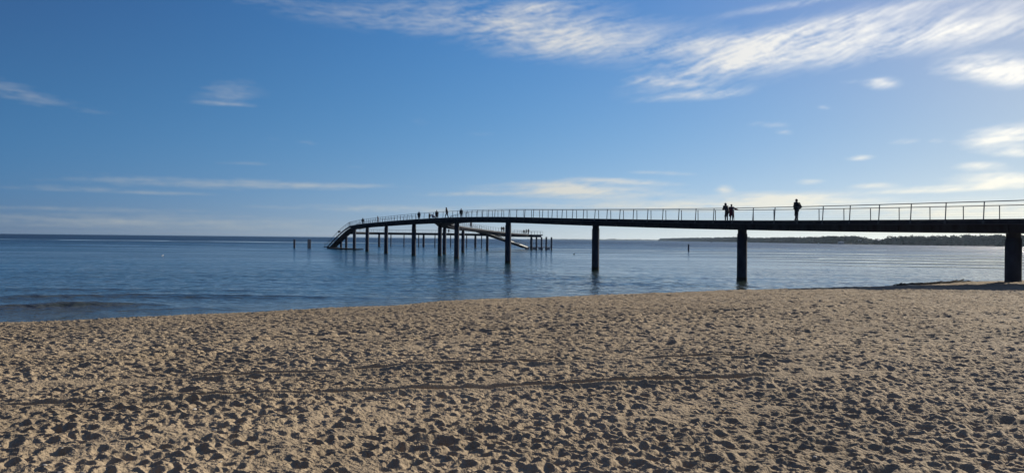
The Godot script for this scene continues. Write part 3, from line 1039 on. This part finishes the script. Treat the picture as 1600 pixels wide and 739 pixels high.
func make_far_things() -> void:
	house(1315, 1295, 0.6, 8.0, 7.0, 2.6, 2.2, 0.1, Color(0.55, 0.54, 0.5), Color(0.30, 0.29, 0.28), "pale house with grey roof by the water under the broad dark tree")
	house(1345, 1330, 3.0, 16.0, 8.0, 2.6, 2.4, -0.1, Color(0.42, 0.40, 0.38), Color(0.42, 0.40, 0.38), "long low house with a pale roof behind the small dark tree")
	house(1377, 1300, 5.2, 15.0, 8.0, 2.4, 2.2, 0.2, Color(0.40, 0.38, 0.36), Color(0.50, 0.48, 0.46), "long pale roofed house at the left edge of the dark headland wood")
	house(1107, 3400, 3.0, 14.0, 9.0, 4.0, 3.5, 0.0, Color(0.5, 0.5, 0.5), Color(0.2, 0.12, 0.1), "tiny pale house far along the headland, left of the lone pillar")
	# mast above the wood
	var t := thing("radio_mast", "thin mast rising above the dark headland wood at far right", "mast", Vector3((1550.5 - 800) / 1110.0 * 1150, 4.0, -1150.0))
	var st := begin(true)
	add_lathe(st, [[0.30, -3.0], [0.22, 9.0], [0.12, 16.5], [0.02, 17.0]], 8)
	put("pole", done(st), M.steel, t)
	st = begin()
	for k in 3:
		box_between(st, Vector3(-0.6, 13.0 + k, 0), Vector3(0.6, 13.0 + k, 0), 0.1, 0.1)
	put("crossbar", done(st), M.steel, t)
	boat((1280 - 800) / 1110.0 * 1230, 1230, 5.0, Color(0.8, 0.8, 0.78), "small white boat close to the far shore")
	boat((1112 - 800) / 1110.0 * 1500, 1500, 4.2, Color(0.02, 0.025, 0.03), "tiny dark boat on the water before the headland's thin end")

func boat(x: float, d: float, l: float, c: Color, label: String) -> void:
	var t := thing("boat", label, "boat", Vector3(x, 0, -d), 0.15, "boats near the far shore")
	var st := begin(true)
	var prof := [[-0.5, 0.30, 0.75], [-0.3, 0.40, 0.7], [0.0, 0.42, 0.72], [0.3, 0.30, 0.85], [0.5, 0.02, 1.05]]
	for k in prof.size() - 1:
		var a: Array = prof[k]
		var b: Array = prof[k + 1]
		var w: float = l * 0.42
		for s in [-1.0, 1.0]:
			var p0 := Vector3(a[0] * l, a[2], s * a[1] * w)
			var p1 := Vector3(b[0] * l, b[2], s * b[1] * w)
			var q0 := Vector3(a[0] * l, -0.3, s * a[1] * w * 0.5)
			var q1 := Vector3(b[0] * l, -0.3, s * b[1] * w * 0.5)
			if s > 0: quad(st, q0, q1, p1, p0)
			else: quad(st, q1, q0, p0, p1)
		quad(st, Vector3(a[0] * l, a[2] - 0.15, a[1] * w), Vector3(b[0] * l, b[2] - 0.15, b[1] * w), Vector3(b[0] * l, b[2] - 0.15, -b[1] * w), Vector3(a[0] * l, a[2] - 0.15, -a[1] * w))
	put("hull", done(st), material("boat_hull", c, 0.4), t)
	st = begin()
	add_box(st, Transform3D(Basis(), Vector3(-0.05 * l, 1.15, 0)), Vector3(l * 0.3, 1.1, l * 0.24))
	put("cabin", done(st), M.boat_hull, t)

# ---------------------------------------------------------------- bodies
func blob(bones: Array, cell: float, k: float, st: SurfaceTool, xf := Transform3D()) -> void:
	# bones: [a, b, radius at a, radius at b, squash x, squash z]; surface nets of the smooth union
	var lo := Vector3(1e9, 1e9, 1e9)
	var hi := -lo
	for b in bones:
		var r: float = maxf(b[2], b[3]) + cell * 2.5
		lo = lo.min((b[0] as Vector3).min(b[1]) - Vector3(r, r, r))
		hi = hi.max((b[0] as Vector3).max(b[1]) + Vector3(r, r, r))
	var n := Vector3i(((hi - lo) / cell).ceil()) + Vector3i(2, 2, 2)
	var f := PackedFloat32Array()
	f.resize(n.x * n.y * n.z)
	for b in bones:
		var a: Vector3 = b[0]
		var c: Vector3 = b[1]
		var ab := c - a
		var l2 := maxf(ab.length_squared(), 1e-9)
		var r := maxf(b[2], b[3]) + maxf(cell * 2.0, 3.0 / k)
		var i0 := Vector3i((a.min(c) - Vector3(r, r, r) - lo) / cell).clamp(Vector3i.ZERO, n - Vector3i.ONE)
		var i1 := Vector3i((a.max(c) + Vector3(r, r, r) - lo) / cell).clamp(Vector3i.ZERO, n - Vector3i.ONE)
		for z in range(i0.z, i1.z + 1):
			for y in range(i0.y, i1.y + 1):
				var at := (z * n.y + y) * n.x
				for x in range(i0.x, i1.x + 1):
					var p := lo + Vector3(x, y, z) * cell
					var t := clampf((p - a).dot(ab) / l2, 0.0, 1.0)
					var dist := (p - a - ab * t).length() - lerpf(b[2], b[3], t)
					f[at + x] += exp(-k * dist)
	var ids := {}
	var verts := PackedVector3Array()
	var sx := n.x
	var sxy := n.x * n.y
	for z in n.z - 1:
		for y in n.y - 1:
			for x in n.x - 1:
				var i := z * sxy + y * sx + x
				var m := 0
				for c in 8:
					if f[i + (c & 1) + (sx if c & 2 else 0) + (sxy if c & 4 else 0)] > 1.0: m |= 1 << c
				if m == 0 or m == 255: continue
				var sum := Vector3.ZERO
				var cnt := 0
				for e in [[0, 1], [2, 3], [4, 5], [6, 7], [0, 2], [1, 3], [4, 6], [5, 7], [0, 4], [1, 5], [2, 6], [3, 7]]:
					var u: int = e[0]
					var v: int = e[1]
					if ((m >> u) & 1) == ((m >> v) & 1): continue
					var fu := log(maxf(f[i + (u & 1) + (sx if u & 2 else 0) + (sxy if u & 4 else 0)], 1e-6))
					var fv := log(maxf(f[i + (v & 1) + (sx if v & 2 else 0) + (sxy if v & 4 else 0)], 1e-6))
					var t := clampf(fu / (fu - fv), 0.0, 1.0)
					sum += Vector3(u & 1, (u >> 1) & 1, u >> 2).lerp(Vector3(v & 1, (v >> 1) & 1, v >> 2), t)
					cnt += 1
				ids[i] = verts.size()
				verts.append(xf * (lo + (Vector3(x, y, z) + sum / cnt) * cell))
	for i in ids:
		for ax in 3:
			var s: int = [1, sx, sxy][ax]
			var p: int = [sx, sxy, 1][ax]
			var q: int = [sxy, 1, sx][ax]
			var in0 := f[i] > 1.0
			var in1 := f[i + s] > 1.0
			if in0 == in1: continue
			if not (ids.has(i - p) and ids.has(i - q) and ids.has(i - p - q)): continue
			var a: Vector3 = verts[ids[i]]
			var b: Vector3 = verts[ids[i - p]]
			var c: Vector3 = verts[ids[i - p - q]]
			var d: Vector3 = verts[ids[i - q]]
			if in0: quad(st, a, b, c, d)
			else: quad(st, d, c, b, a)

func hand_bones(wrist: Vector3, fwd: Vector3, side: Vector3, curl: Vector3, s: float) -> Array:
	# palm, four fingers of different lengths with a knuckle bend, and a thumb from the side of the palm
	var out := []
	var knuckle := wrist + fwd * 0.085 * s
	out.append([wrist, knuckle, 0.024 * s, 0.030 * s])
	var lens := [0.070, 0.080, 0.074, 0.058]
	for k in 4:
		var root := knuckle + side * (k - 1.5) * 0.020 * s
		var mid: Vector3 = root + (fwd * 0.92 + curl * 0.4).normalized() * lens[k] * 0.55 * s
		var tip: Vector3 = mid + (fwd * 0.55 + curl * 0.85).normalized() * lens[k] * 0.5 * s
		out.append([root, mid, 0.0095 * s, 0.0085 * s])
		out.append([mid, tip, 0.0085 * s, 0.007 * s])
	var th := wrist + fwd * 0.03 * s - side * 0.03 * s
	var tm := th + (fwd * 0.7 - side * 0.7).normalized() * 0.038 * s
	out.append([th, tm, 0.013 * s, 0.011 * s])
	out.append([tm, tm + (fwd * 0.9 - side * 0.15 + curl * 0.35).normalized() * 0.032 * s, 0.010 * s, 0.008 * s])
	return out

func person(label: String, at: Vector3, turn: float, height: float, pose: String, coat: Color, legs: Color, hair: Color, long_coat := false, hood := false, fine := 0.028) -> void:
	# local axes: the person faces -Z, stands with the feet at y = 0
	var s := height / 1.75
	var J := {
		"hip": Vector3(0, 0.93, 0), "waist": Vector3(0, 1.08, 0), "chest": Vector3(0, 1.30, 0.01), "neck": Vector3(0, 1.47, 0.0), "head": Vector3(0, 1.62, -0.02),
		"sl": Vector3(-0.18, 1.41, 0), "sr": Vector3(0.18, 1.41, 0), "el": Vector3(-0.24, 1.13, 0.03), "er": Vector3(0.24, 1.13, 0.03), "wl": Vector3(-0.25, 0.89, -0.05), "wr": Vector3(0.25, 0.89, -0.05),
		"hl": Vector3(-0.095, 0.90, 0), "hr": Vector3(0.095, 0.90, 0), "kl": Vector3(-0.10, 0.49, -0.02), "kr": Vector3(0.10, 0.49, -0.02), "al": Vector3(-0.11, 0.09, 0.02), "ar": Vector3(0.11, 0.09, 0.02)}
	if pose == "walk":
		J.merge({"kl": Vector3(-0.09, 0.51, -0.16), "al": Vector3(-0.09, 0.11, -0.22), "kr": Vector3(0.09, 0.49, 0.06), "ar": Vector3(0.09, 0.13, 0.34), "el": Vector3(-0.23, 1.14, 0.14), "wl": Vector3(-0.23, 0.93, 0.10), "er": Vector3(0.23, 1.15, -0.10), "wr": Vector3(0.22, 0.98, -0.27), "chest": Vector3(0, 1.30, -0.05), "neck": Vector3(0, 1.46, -0.08), "head": Vector3(0, 1.61, -0.12), "sl": Vector3(-0.18, 1.41, -0.04), "sr": Vector3(0.18, 1.41, -0.06)}, true)
	elif pose == "lean":  # forearms on a rail in front
		J.merge({"hip": Vector3(0, 0.92, 0.10), "waist": Vector3(0, 1.06, 0.06), "chest": Vector3(0, 1.26, -0.06), "neck": Vector3(0, 1.41, -0.14), "head": Vector3(0.02, 1.555, -0.20), "sl": Vector3(-0.18, 1.36, -0.11), "sr": Vector3(0.18, 1.36, -0.11), "el": Vector3(-0.19, 1.13, -0.20), "er": Vector3(0.19, 1.13, -0.20), "wl": Vector3(-0.08, 1.14, -0.42), "wr": Vector3(0.07, 1.14, -0.42), "hl": Vector3(-0.09, 0.89, 0.10), "hr": Vector3(0.09, 0.89, 0.10)}, true)
	elif pose == "point":  # one arm laid along the rail to the right
		J.merge({"chest": Vector3(0.01, 1.29, -0.03), "neck": Vector3(0.01, 1.45, -0.07), "head": Vector3(0.01, 1.60, -0.10), "sl": Vector3(-0.17, 1.39, -0.05), "sr": Vector3(0.18, 1.39, -0.05), "el": Vector3(-0.23, 1.14, -0.02), "wl": Vector3(-0.20, 0.95, -0.16), "er": Vector3(0.42, 1.27, -0.12), "wr": Vector3(0.66, 1.20, -0.16), "kl": Vector3(-0.08, 0.50, -0.03), "al": Vector3(-0.13, 0.09, 0.03), "kr": Vector3(0.13, 0.49, 0.02), "ar": Vector3(0.07, 0.10, 0.10)}, true)
	elif pose == "cross":  # leaning on a rail behind, ankles crossed, hands in the pockets
		J.merge({"hip": Vector3(0.03, 0.90, 0.12), "waist": Vector3(0.02, 1.06, 0.14), "chest": Vector3(0.0, 1.29, 0.16), "neck": Vector3(-0.01, 1.46, 0.14), "head": Vector3(-0.01, 1.60, 0.10), "sl": Vector3(-0.20, 1.40, 0.16), "sr": Vector3(0.19, 1.39, 0.16), "el": Vector3(-0.32, 1.16, 0.22), "er": Vector3(0.33, 1.13, 0.22), "wl": Vector3(-0.20, 0.97, 0.08), "wr": Vector3(0.23, 0.96, 0.08), "hl": Vector3(-0.07, 0.88, 0.12), "hr": Vector3(0.11, 0.88, 0.12), "kl": Vector3(0.03, 0.50, -0.04), "al": Vector3(0.22, 0.14, -0.02), "kr": Vector3(0.07, 0.47, 0.03), "ar": Vector3(-0.04, 0.09, 0.0)}, true)
	for k in J: J[k] *= s
	var t := thing("person", label, "person", at, turn, "people on the pier")
	var skin := material("skin", Color(0.42, 0.27, 0.20), 0.6)
	var B := func(a: String, b: String, r0: float, r1: float) -> Array: return [J[a], J[b], r0 * s, r1 * s]
	var st := begin(true)
	var bones := [B.call("hip", "waist", 0.125, 0.11), B.call("waist", "chest", 0.11, 0.125), B.call("chest", "neck", 0.10, 0.055), B.call("sl", "sr", 0.065, 0.065), B.call("neck", "head", 0.052, 0.055)]
	for e in ["l", "r"]:
		bones.append_array([B.call("s" + e, "e" + e, 0.055, 0.042), B.call("e" + e, "w" + e, 0.042, 0.028), B.call("h" + e, "k" + e, 0.085, 0.058), B.call("k" + e, "a" + e, 0.055, 0.038), [J["a" + e], J["a" + e] + Vector3(0, -0.04, -0.13) * s, 0.035 * s, 0.03 * s]])
	blob(bones, fine * 1.1, 45.0, st)
	# the head: skull, jaw, nose, ears
	var hd: Vector3 = J.head
	var hs := s * 1.0
	blob([[hd + Vector3(0, 0.03, 0.015) * hs, hd + Vector3(0, 0.04, -0.015) * hs, 0.088 * hs, 0.082 * hs], [hd + Vector3(0, -0.03, -0.03) * hs, hd + Vector3(0, -0.075, -0.055) * hs, 0.062 * hs, 0.035 * hs], [hd + Vector3(0, 0.0, -0.10) * hs, hd + Vector3(0, -0.025, -0.115) * hs, 0.011 * hs, 0.016 * hs], [hd + Vector3(-0.083, 0.0, 0) * hs, hd + Vector3(-0.088, 0.03, 0.01) * hs, 0.016 * hs, 0.018 * hs], [hd + Vector3(0.083, 0.0, 0) * hs, hd + Vector3(0.088, 0.03, 0.01) * hs, 0.016 * hs, 0.018 * hs]], 0.014 if fine < 0.03 else 0.024, 110.0, st)
	if fine < 0.03:
		for e in ["l", "r"]:
			if pose == "cross": continue
			var fw: Vector3 = (J["w" + e] - J["e" + e]).normalized()
			var up := Vector3.UP if absf(fw.y) < 0.7 else Vector3.FORWARD
			var sd := fw.cross(up).normalized()
			blob(hand_bones(J["w" + e], fw, sd if e == "l" else -sd, -up if absf(fw.y) < 0.7 else up, s), 0.006, 260.0, st)
	put("body", done(st), skin, t)
	if fine < 0.03:
		var ey := begin(true)
		for x in [-0.032, 0.032]:
			blob([[hd + Vector3(x, 0.012, -0.078) * hs, hd + Vector3(x, 0.012, -0.080) * hs, 0.012 * hs, 0.012 * hs]], 0.006, 200.0, ey)
		put("eyes", done(ey), material("eye", Color(0.03, 0.03, 0.03), 0.3), t)
	# clothes
	st = begin(true)
	var cb := [B.call("hip", "waist", 0.168, 0.158), B.call("waist", "chest", 0.165, 0.178), [J.chest + Vector3(-0.07, 0, 0) * s, J.chest + Vector3(0.07, 0, 0) * s, 0.13 * s, 0.13 * s], B.call("chest", "neck", 0.14, 0.085), B.call("sl", "sr", 0.085, 0.085)]
	for e in ["l", "r"]:
		cb.append_array([B.call("s" + e, "e" + e, 0.09, 0.076), B.call("e" + e, "w" + e, 0.074, 0.055)])
		if long_coat:
			cb.append([J["h" + e], (J["h" + e] as Vector3).lerp(J["k" + e], 0.75) + Vector3(-0.04 if e == "l" else 0.04, 0, 0) * s, 0.125 * s, 0.12 * s])
	blob(cb, fine, 45.0, st)
	put("coat", done(st), material("coat", coat, 0.85), t)
	st = begin(true)
	var lb := [B.call("hl", "hr", 0.115, 0.115)]
	for e in ["l", "r"]:
		lb.append_array([B.call("h" + e, "k" + e, 0.10, 0.072), B.call("k" + e, "a" + e, 0.070, 0.056)])
	blob(lb, fine, 60.0, st)
	put("trousers", done(st), material("trousers", legs, 0.9), t)
	for e in ["l", "r"]:
		st = begin(true)
		var ak: Vector3 = J["a" + e]
		var out := Vector3(-0.02 if e == "l" else 0.02, 0, 0)
		blob([[ak + Vector3(0, -0.03, 0.04) * s, ak + Vector3(0, -0.045, -0.13) * s + out * s, 0.045 * s, 0.042 * s]], fine * 0.8, 80.0, st)
		put("shoe", done(st), material("shoe", Color(0.02, 0.02, 0.022), 0.6), t)
	st = begin(true)
	if hood:
		blob([[hd + Vector3(0, 0.045, 0.02) * hs, hd + Vector3(0, -0.09, 0.05) * hs, 0.108 * hs, 0.10 * hs]], fine * 0.8, 80.0, st)
	else:
		blob([[hd + Vector3(0, 0.06, 0.01) * hs, hd + Vector3(0, 0.02, 0.035) * hs, 0.093 * hs, 0.088 * hs]], fine * 0.8, 80.0, st)
	put("hood" if hood else "hair", done(st), material("hair", hair, 0.9), t)

func on_pier(px: float, d: float, h: float) -> Vector3:
	return Vector3((px - 800.0) / 1110.0 * d, h, -d)

func make_people() -> void:
	var black := Color(0.012, 0.013, 0.017)
	var navy := Color(0.016, 0.02, 0.032)
	person("person in dark jacket with crossed ankles, alone by the railing between the two nearest pillars", on_pier(1243.5, 57.2, 5.155), 0.35, 1.80, "cross", black, navy, Color(0.015, 0.013, 0.012))
	person("taller dark hooded figure leaning on the railing beside the one in red", on_pier(1135.3, 65.4, 5.32), 0.30, 1.76, "lean", black, navy, Color(0.014, 0.015, 0.018), false, true)
	person("person in a dark red coat with one arm stretched along the railing", on_pier(1143.2, 65.9, 5.32), -0.12, 1.62, "point", Color(0.11, 0.012, 0.022), black, Color(0.03, 0.02, 0.016), true, false)
	var f := 0.036
	person("tall dark person walking left, largest figure on the raised middle of the pier", on_pier(697.6, 122.2, 6.93), 1.35, 1.88, "walk", black, navy, black, false, true, f)
	person("dark green clad person by the far railing where the pier forks", on_pier(720.0, 122.0, 6.92), 0.2, 1.70, "stand", Color(0.02, 0.034, 0.026), navy, black, false, false, f)
	person("person in black coat right of the pushchair on the pier", on_pier(681.7, 131.0, 6.92), 0.4, 1.72, "stand", black, black, black, true, false, f)
	person("small child in a tan jacket just left of the pushchair", on_pier(670.8, 133.5, 6.92), 0.3, 1.22, "stand", Color(0.16, 0.11, 0.06), Color(0.06, 0.05, 0.04), Color(0.06, 0.04, 0.02), false, false, f)
	person("person in dark padded coat left of the child, above a pillar", on_pier(654.0, 139.5, 6.93), -0.1, 1.78, "stand", black, navy, black, true, false, f)
	person("person with dusky pink trousers, second from the top of the pier's left staircase", on_pier(590.0, 164.5, 6.8), 1.2, 1.66, "walk", Color(0.06, 0.045, 0.06), Color(0.22, 0.12, 0.13), black, false, false, f)
	person("dark figure nearest the top of the pier's left staircase", on_pier(566.2, 182.5, 6.68), 0.2, 1.80, "stand", black, navy, black, false, false, f)
	f = 0.05
	person("grey clad person on the right arm of the pier near the head of the ramp", on_pier(735.5, 187.5, 6.30), 0.3, 1.75, "stand", Color(0.10, 0.10, 0.11), Color(0.05, 0.05, 0.06), black, true, false, f)
	person("left one of two dark people standing close together above the ramp", on_pier(783.8, 212.5, 5.45), 0.0, 1.76, "stand", black, navy, black, false, false, f)
	person("right one of two dark people standing close together above the ramp", on_pier(786.8, 212.8, 5.43), 0.0, 1.78, "stand", navy, black, black, false, false, f)
	person("leftmost of the three people on the pier's end platform", on_pier(818.6, 233.5, 4.95), 0.0, 1.66, "stand", Color(0.06, 0.06, 0.07), navy, black, false, false, f)
	person("middle one of the three people on the pier's end platform", on_pier(822.4, 230.5, 4.95), 0.6, 1.76, "walk", black, navy, black, false, false, f)
	person("rightmost of the three people on the pier's end platform", on_pier(825.6, 230.0, 4.94), 0.4, 1.86, "stand", black, navy, black, false, false, f)
	person("lone dark figure on the distant cross walkway seen between two pillars", on_pier(701.0, 275.0, 5.33), 0.0, 1.74, "stand", black, navy, black, false, false, f)

func make_small_things() -> void:
	# the pushchair
	var t := thing("pushchair", "pale pushchair standing between the child and a person in black", "pushchair", on_pier(676.2, 132.6, 6.925), 1.3)
	var st := begin(true)
	blob([[Vector3(0, 0.62, -0.1), Vector3(0, 0.55, 0.3), 0.22, 0.18]], 0.04, 40.0, st)
	put("seat", done(st), material("pale_cloth", Color(0.55, 0.56, 0.58), 0.9), t)
	st = begin(true)
	blob([[Vector3(0, 0.86, -0.18), Vector3(0, 0.78, 0.02), 0.20, 0.17]], 0.04, 40.0, st)
	put("canopy", done(st), M.pale_cloth, t)
	st = begin()
	for x in [-0.2, 0.2]:
		box_between(st, Vector3(x, 0.14, 0.42), Vector3(x, 1.05, -0.42), 0.03, 0.03)
		box_between(st, Vector3(x, 0.14, -0.38), Vector3(x, 0.55, 0.1), 0.03, 0.03)
	box_between(st, Vector3(-0.2, 1.05, -0.42), Vector3(0.2, 1.05, -0.42), 0.03, 0.03)
	put("frame", done(st), M.steel, t)
	for x in [-0.24, 0.24]:
		for z in [-0.38, 0.42]:
			st = begin(true)
			add_lathe(st, [[0.01, -0.02], [0.13, -0.02], [0.14, 0.0], [0.13, 0.02], [0.01, 0.02]], 14)
			var o := put("wheel", done(st), M.shoe, t)
			o.position = Vector3(x, 0.14, z)
			o.rotation.z = PI / 2
	# birds
	bird(-57.9, 0.05, 117.5, 1.2, 0.85, Color(0.5, 0.5, 0.5), Color(0.40, 0.42, 0.45), "white gull floating on the open water at left", "gull")
	bird(14.6, 0.03, 166.5, 0.6, 1.0, Color(0.03, 0.028, 0.025), Color(0.03, 0.03, 0.03), "small dark duck floating left of the third nearest pillar", "duck")

func bird(x: float, y: float, d: float, turn: float, s: float, c: Color, wing: Color, label: String, kind: String) -> void:
	var t := thing(kind, label, kind, Vector3(x, y, -d), turn)
	var st := begin(true)
	blob([[Vector3(-0.12, 0.05, 0) * s, Vector3(0.14, 0.07, 0) * s, 0.075 * s, 0.085 * s], [Vector3(-0.12, 0.06, 0) * s, Vector3(-0.27, 0.09, 0) * s, 0.05 * s, 0.02 * s], [Vector3(0.16, 0.09, 0) * s, Vector3(0.22, 0.21, 0) * s, 0.05 * s, 0.04 * s], [Vector3(0.22, 0.22, 0) * s, Vector3(0.24, 0.225, 0) * s, 0.05 * s, 0.045 * s]], 0.02, 70.0, st)
	put("body", done(st), material("plumage", c, 0.8), t)
	for e in [-1.0, 1.0]:
		st = begin(true)
		blob([[Vector3(0.08, 0.11, 0.06 * e) * s, Vector3(-0.24, 0.11, 0.035 * e) * s, 0.04 * s, 0.015 * s]], 0.015, 90.0, st)
		put("wing", done(st), material("wing_feather", wing, 0.8), t)
	st = begin(true)
	add_lathe(st, [[0.016 * s, 0.0], [0.010 * s, 0.04 * s], [0.001, 0.07 * s]], 8)
	var b := put("beak", done(st), material("beak", Color(0.5, 0.3, 0.05), 0.5), t)
	b.position = Vector3(0.275, 0.22, 0) * s
	b.rotation.z = -PI / 2

func make_wrack() -> void:
	# dark seaweed washed up along the crest of the beach at the right
	var st := begin()
	for k in 240:
		var x := 23.5 + 5.5 * rng.randf()
		var e := edge(x)
		var d := e.x - 0.15 + rng.randfn(0.0, 0.28) + n_edge.get_noise_2d(x, 3.0) * 0.5
		var y := sand_base(x, d) + rng.randf() * 0.05
		var clump := n_edge.get_noise_2d(x * 4.0, 9.0)
		if clump < -0.15: continue
		var a := rng.randf_range(-0.6, 0.6)
		var l := rng.randf_range(0.06, 0.22)
		var p := Vector3(x, y + 0.02, -d)
		box_between(st, p - Vector3(cos(a), 0.1, sin(a)) * l, p + Vector3(cos(a), rng.randf_range(0.0, 0.5), sin(a)) * l, rng.randf_range(0.02, 0.06), rng.randf_range(0.02, 0.06))
	tag(put("seaweed", done(st), material("seaweed", Color(0.020, 0.017, 0.012), 0.7)), "line of dark washed up seaweed along the top edge of the beach", "seaweed", "", "stuff")

func make_shells() -> void:
	# broken shells and small stones strewn over the sand, most of them along the water
	var st := begin(true)
	var ball := SphereMesh.new()
	ball.radius = 0.5
	ball.height = 1.0
	ball.radial_segments = 7
	ball.rings = 4
	for k in 2:
		var mm := MultiMesh.new()
		mm.transform_format = MultiMesh.TRANSFORM_3D
		mm.mesh = ball
		mm.instance_count = 900
		for i in 900:
			var x := rng.randf_range(-28.0, 30.0)
			var d := edge(x).x - 0.2 - absf(rng.randfn(0.0, 1.6))
			if rng.randf() < 0.25:
				d = rng.randf_range(4.5, 30.0)
				x = rng.randf_range(-0.8, 0.8) * d
				d = minf(d, edge(x).x - 0.3)
			var s := rng.randf_range(0.012, 0.036)
			mm.set_instance_transform(i, Transform3D(Basis(Vector3.UP, rng.randf() * TAU) * Basis(Vector3.RIGHT, rng.randf_range(-0.5, 0.5)) * Basis.from_scale(Vector3(s * 1.4, s * 0.35, s)), Vector3(x, sand_base(x, d) + n_mid.get_noise_2d(x * 0.75, d) * 0.028 + n_big.get_noise_2d(x, d) * 0.07 + 0.012, -d)))
		var o := MultiMeshInstance3D.new()
		o.multimesh = mm
		o.material_override = material("shell", Color(0.50, 0.45, 0.36), 0.9) if k == 0 else material("stone", Color(0.13, 0.12, 0.11), 0.8)
		o.name = numbered(["shells", "stones"][k])
		add_child(o)
		tag(o, ["pale broken shells strewn over the sand, thickest along the waterline", "small dark stones strewn over the sand, thickest along the waterline"][k], ["shells", "stones"][k], "", "stuff")

# ---------------------------------------------------------------- the scene
func _ready() -> void:
	rng.seed = 7
	var cam := Camera3D.new()
	cam.name = "camera"
	cam.position = Vector3(0, 3.5, 0)
	cam.rotation = Vector3(deg_to_rad(0.19), 0, deg_to_rad(0.613))
	cam.fov = rad_to_deg(2.0 * atan(369.5 / 1110.0))
	cam.near = 0.1
	cam.far = 20000.0
	add_child(cam)
	cam.current = true
	var sun_az := 50.0
	var sun_el := 21.0
	var env := Environment.new()
	env.background_mode = Environment.BG_SKY
	var sky := Sky.new()
	var sm := PanoramaSkyMaterial.new()
	sm.panorama = make_sky(sun_az, sun_el)
	sky.sky_material = sm
	env.sky = sky
	env.tonemap_mode = Environment.TONE_MAPPER_LINEAR
	env.tonemap_exposure = EXPOSURE
	env.sdfgi_enabled = true
	env.ssao_enabled = true
	env.ssil_enabled = true
	env.volumetric_fog_enabled = true
	env.volumetric_fog_density = 0.00003
	env.volumetric_fog_albedo = Color(0.78, 0.89, 1.0)
	env.volumetric_fog_anisotropy = 0.5
	var we := WorldEnvironment.new()
	we.name = "world"
	we.environment = env
	add_child(we)
	var sun := DirectionalLight3D.new()
	sun.name = "sun"
	sun.light_energy = 1.6
	sun.light_color = Color(1.0, 0.96, 0.89)
	sun.light_angular_distance = 0.5
	sun.shadow_enabled = true
	sun.rotation = Vector3(deg_to_rad(-sun_el), deg_to_rad(180.0 - sun_az), 0)
	add_child(sun)
	make_beach()
	make_sea()
	make_pier()
	make_posts()
	make_shore()
	make_trees()
	make_far_things()
	make_people()
	make_small_things()
	make_wrack()
	make_shells()
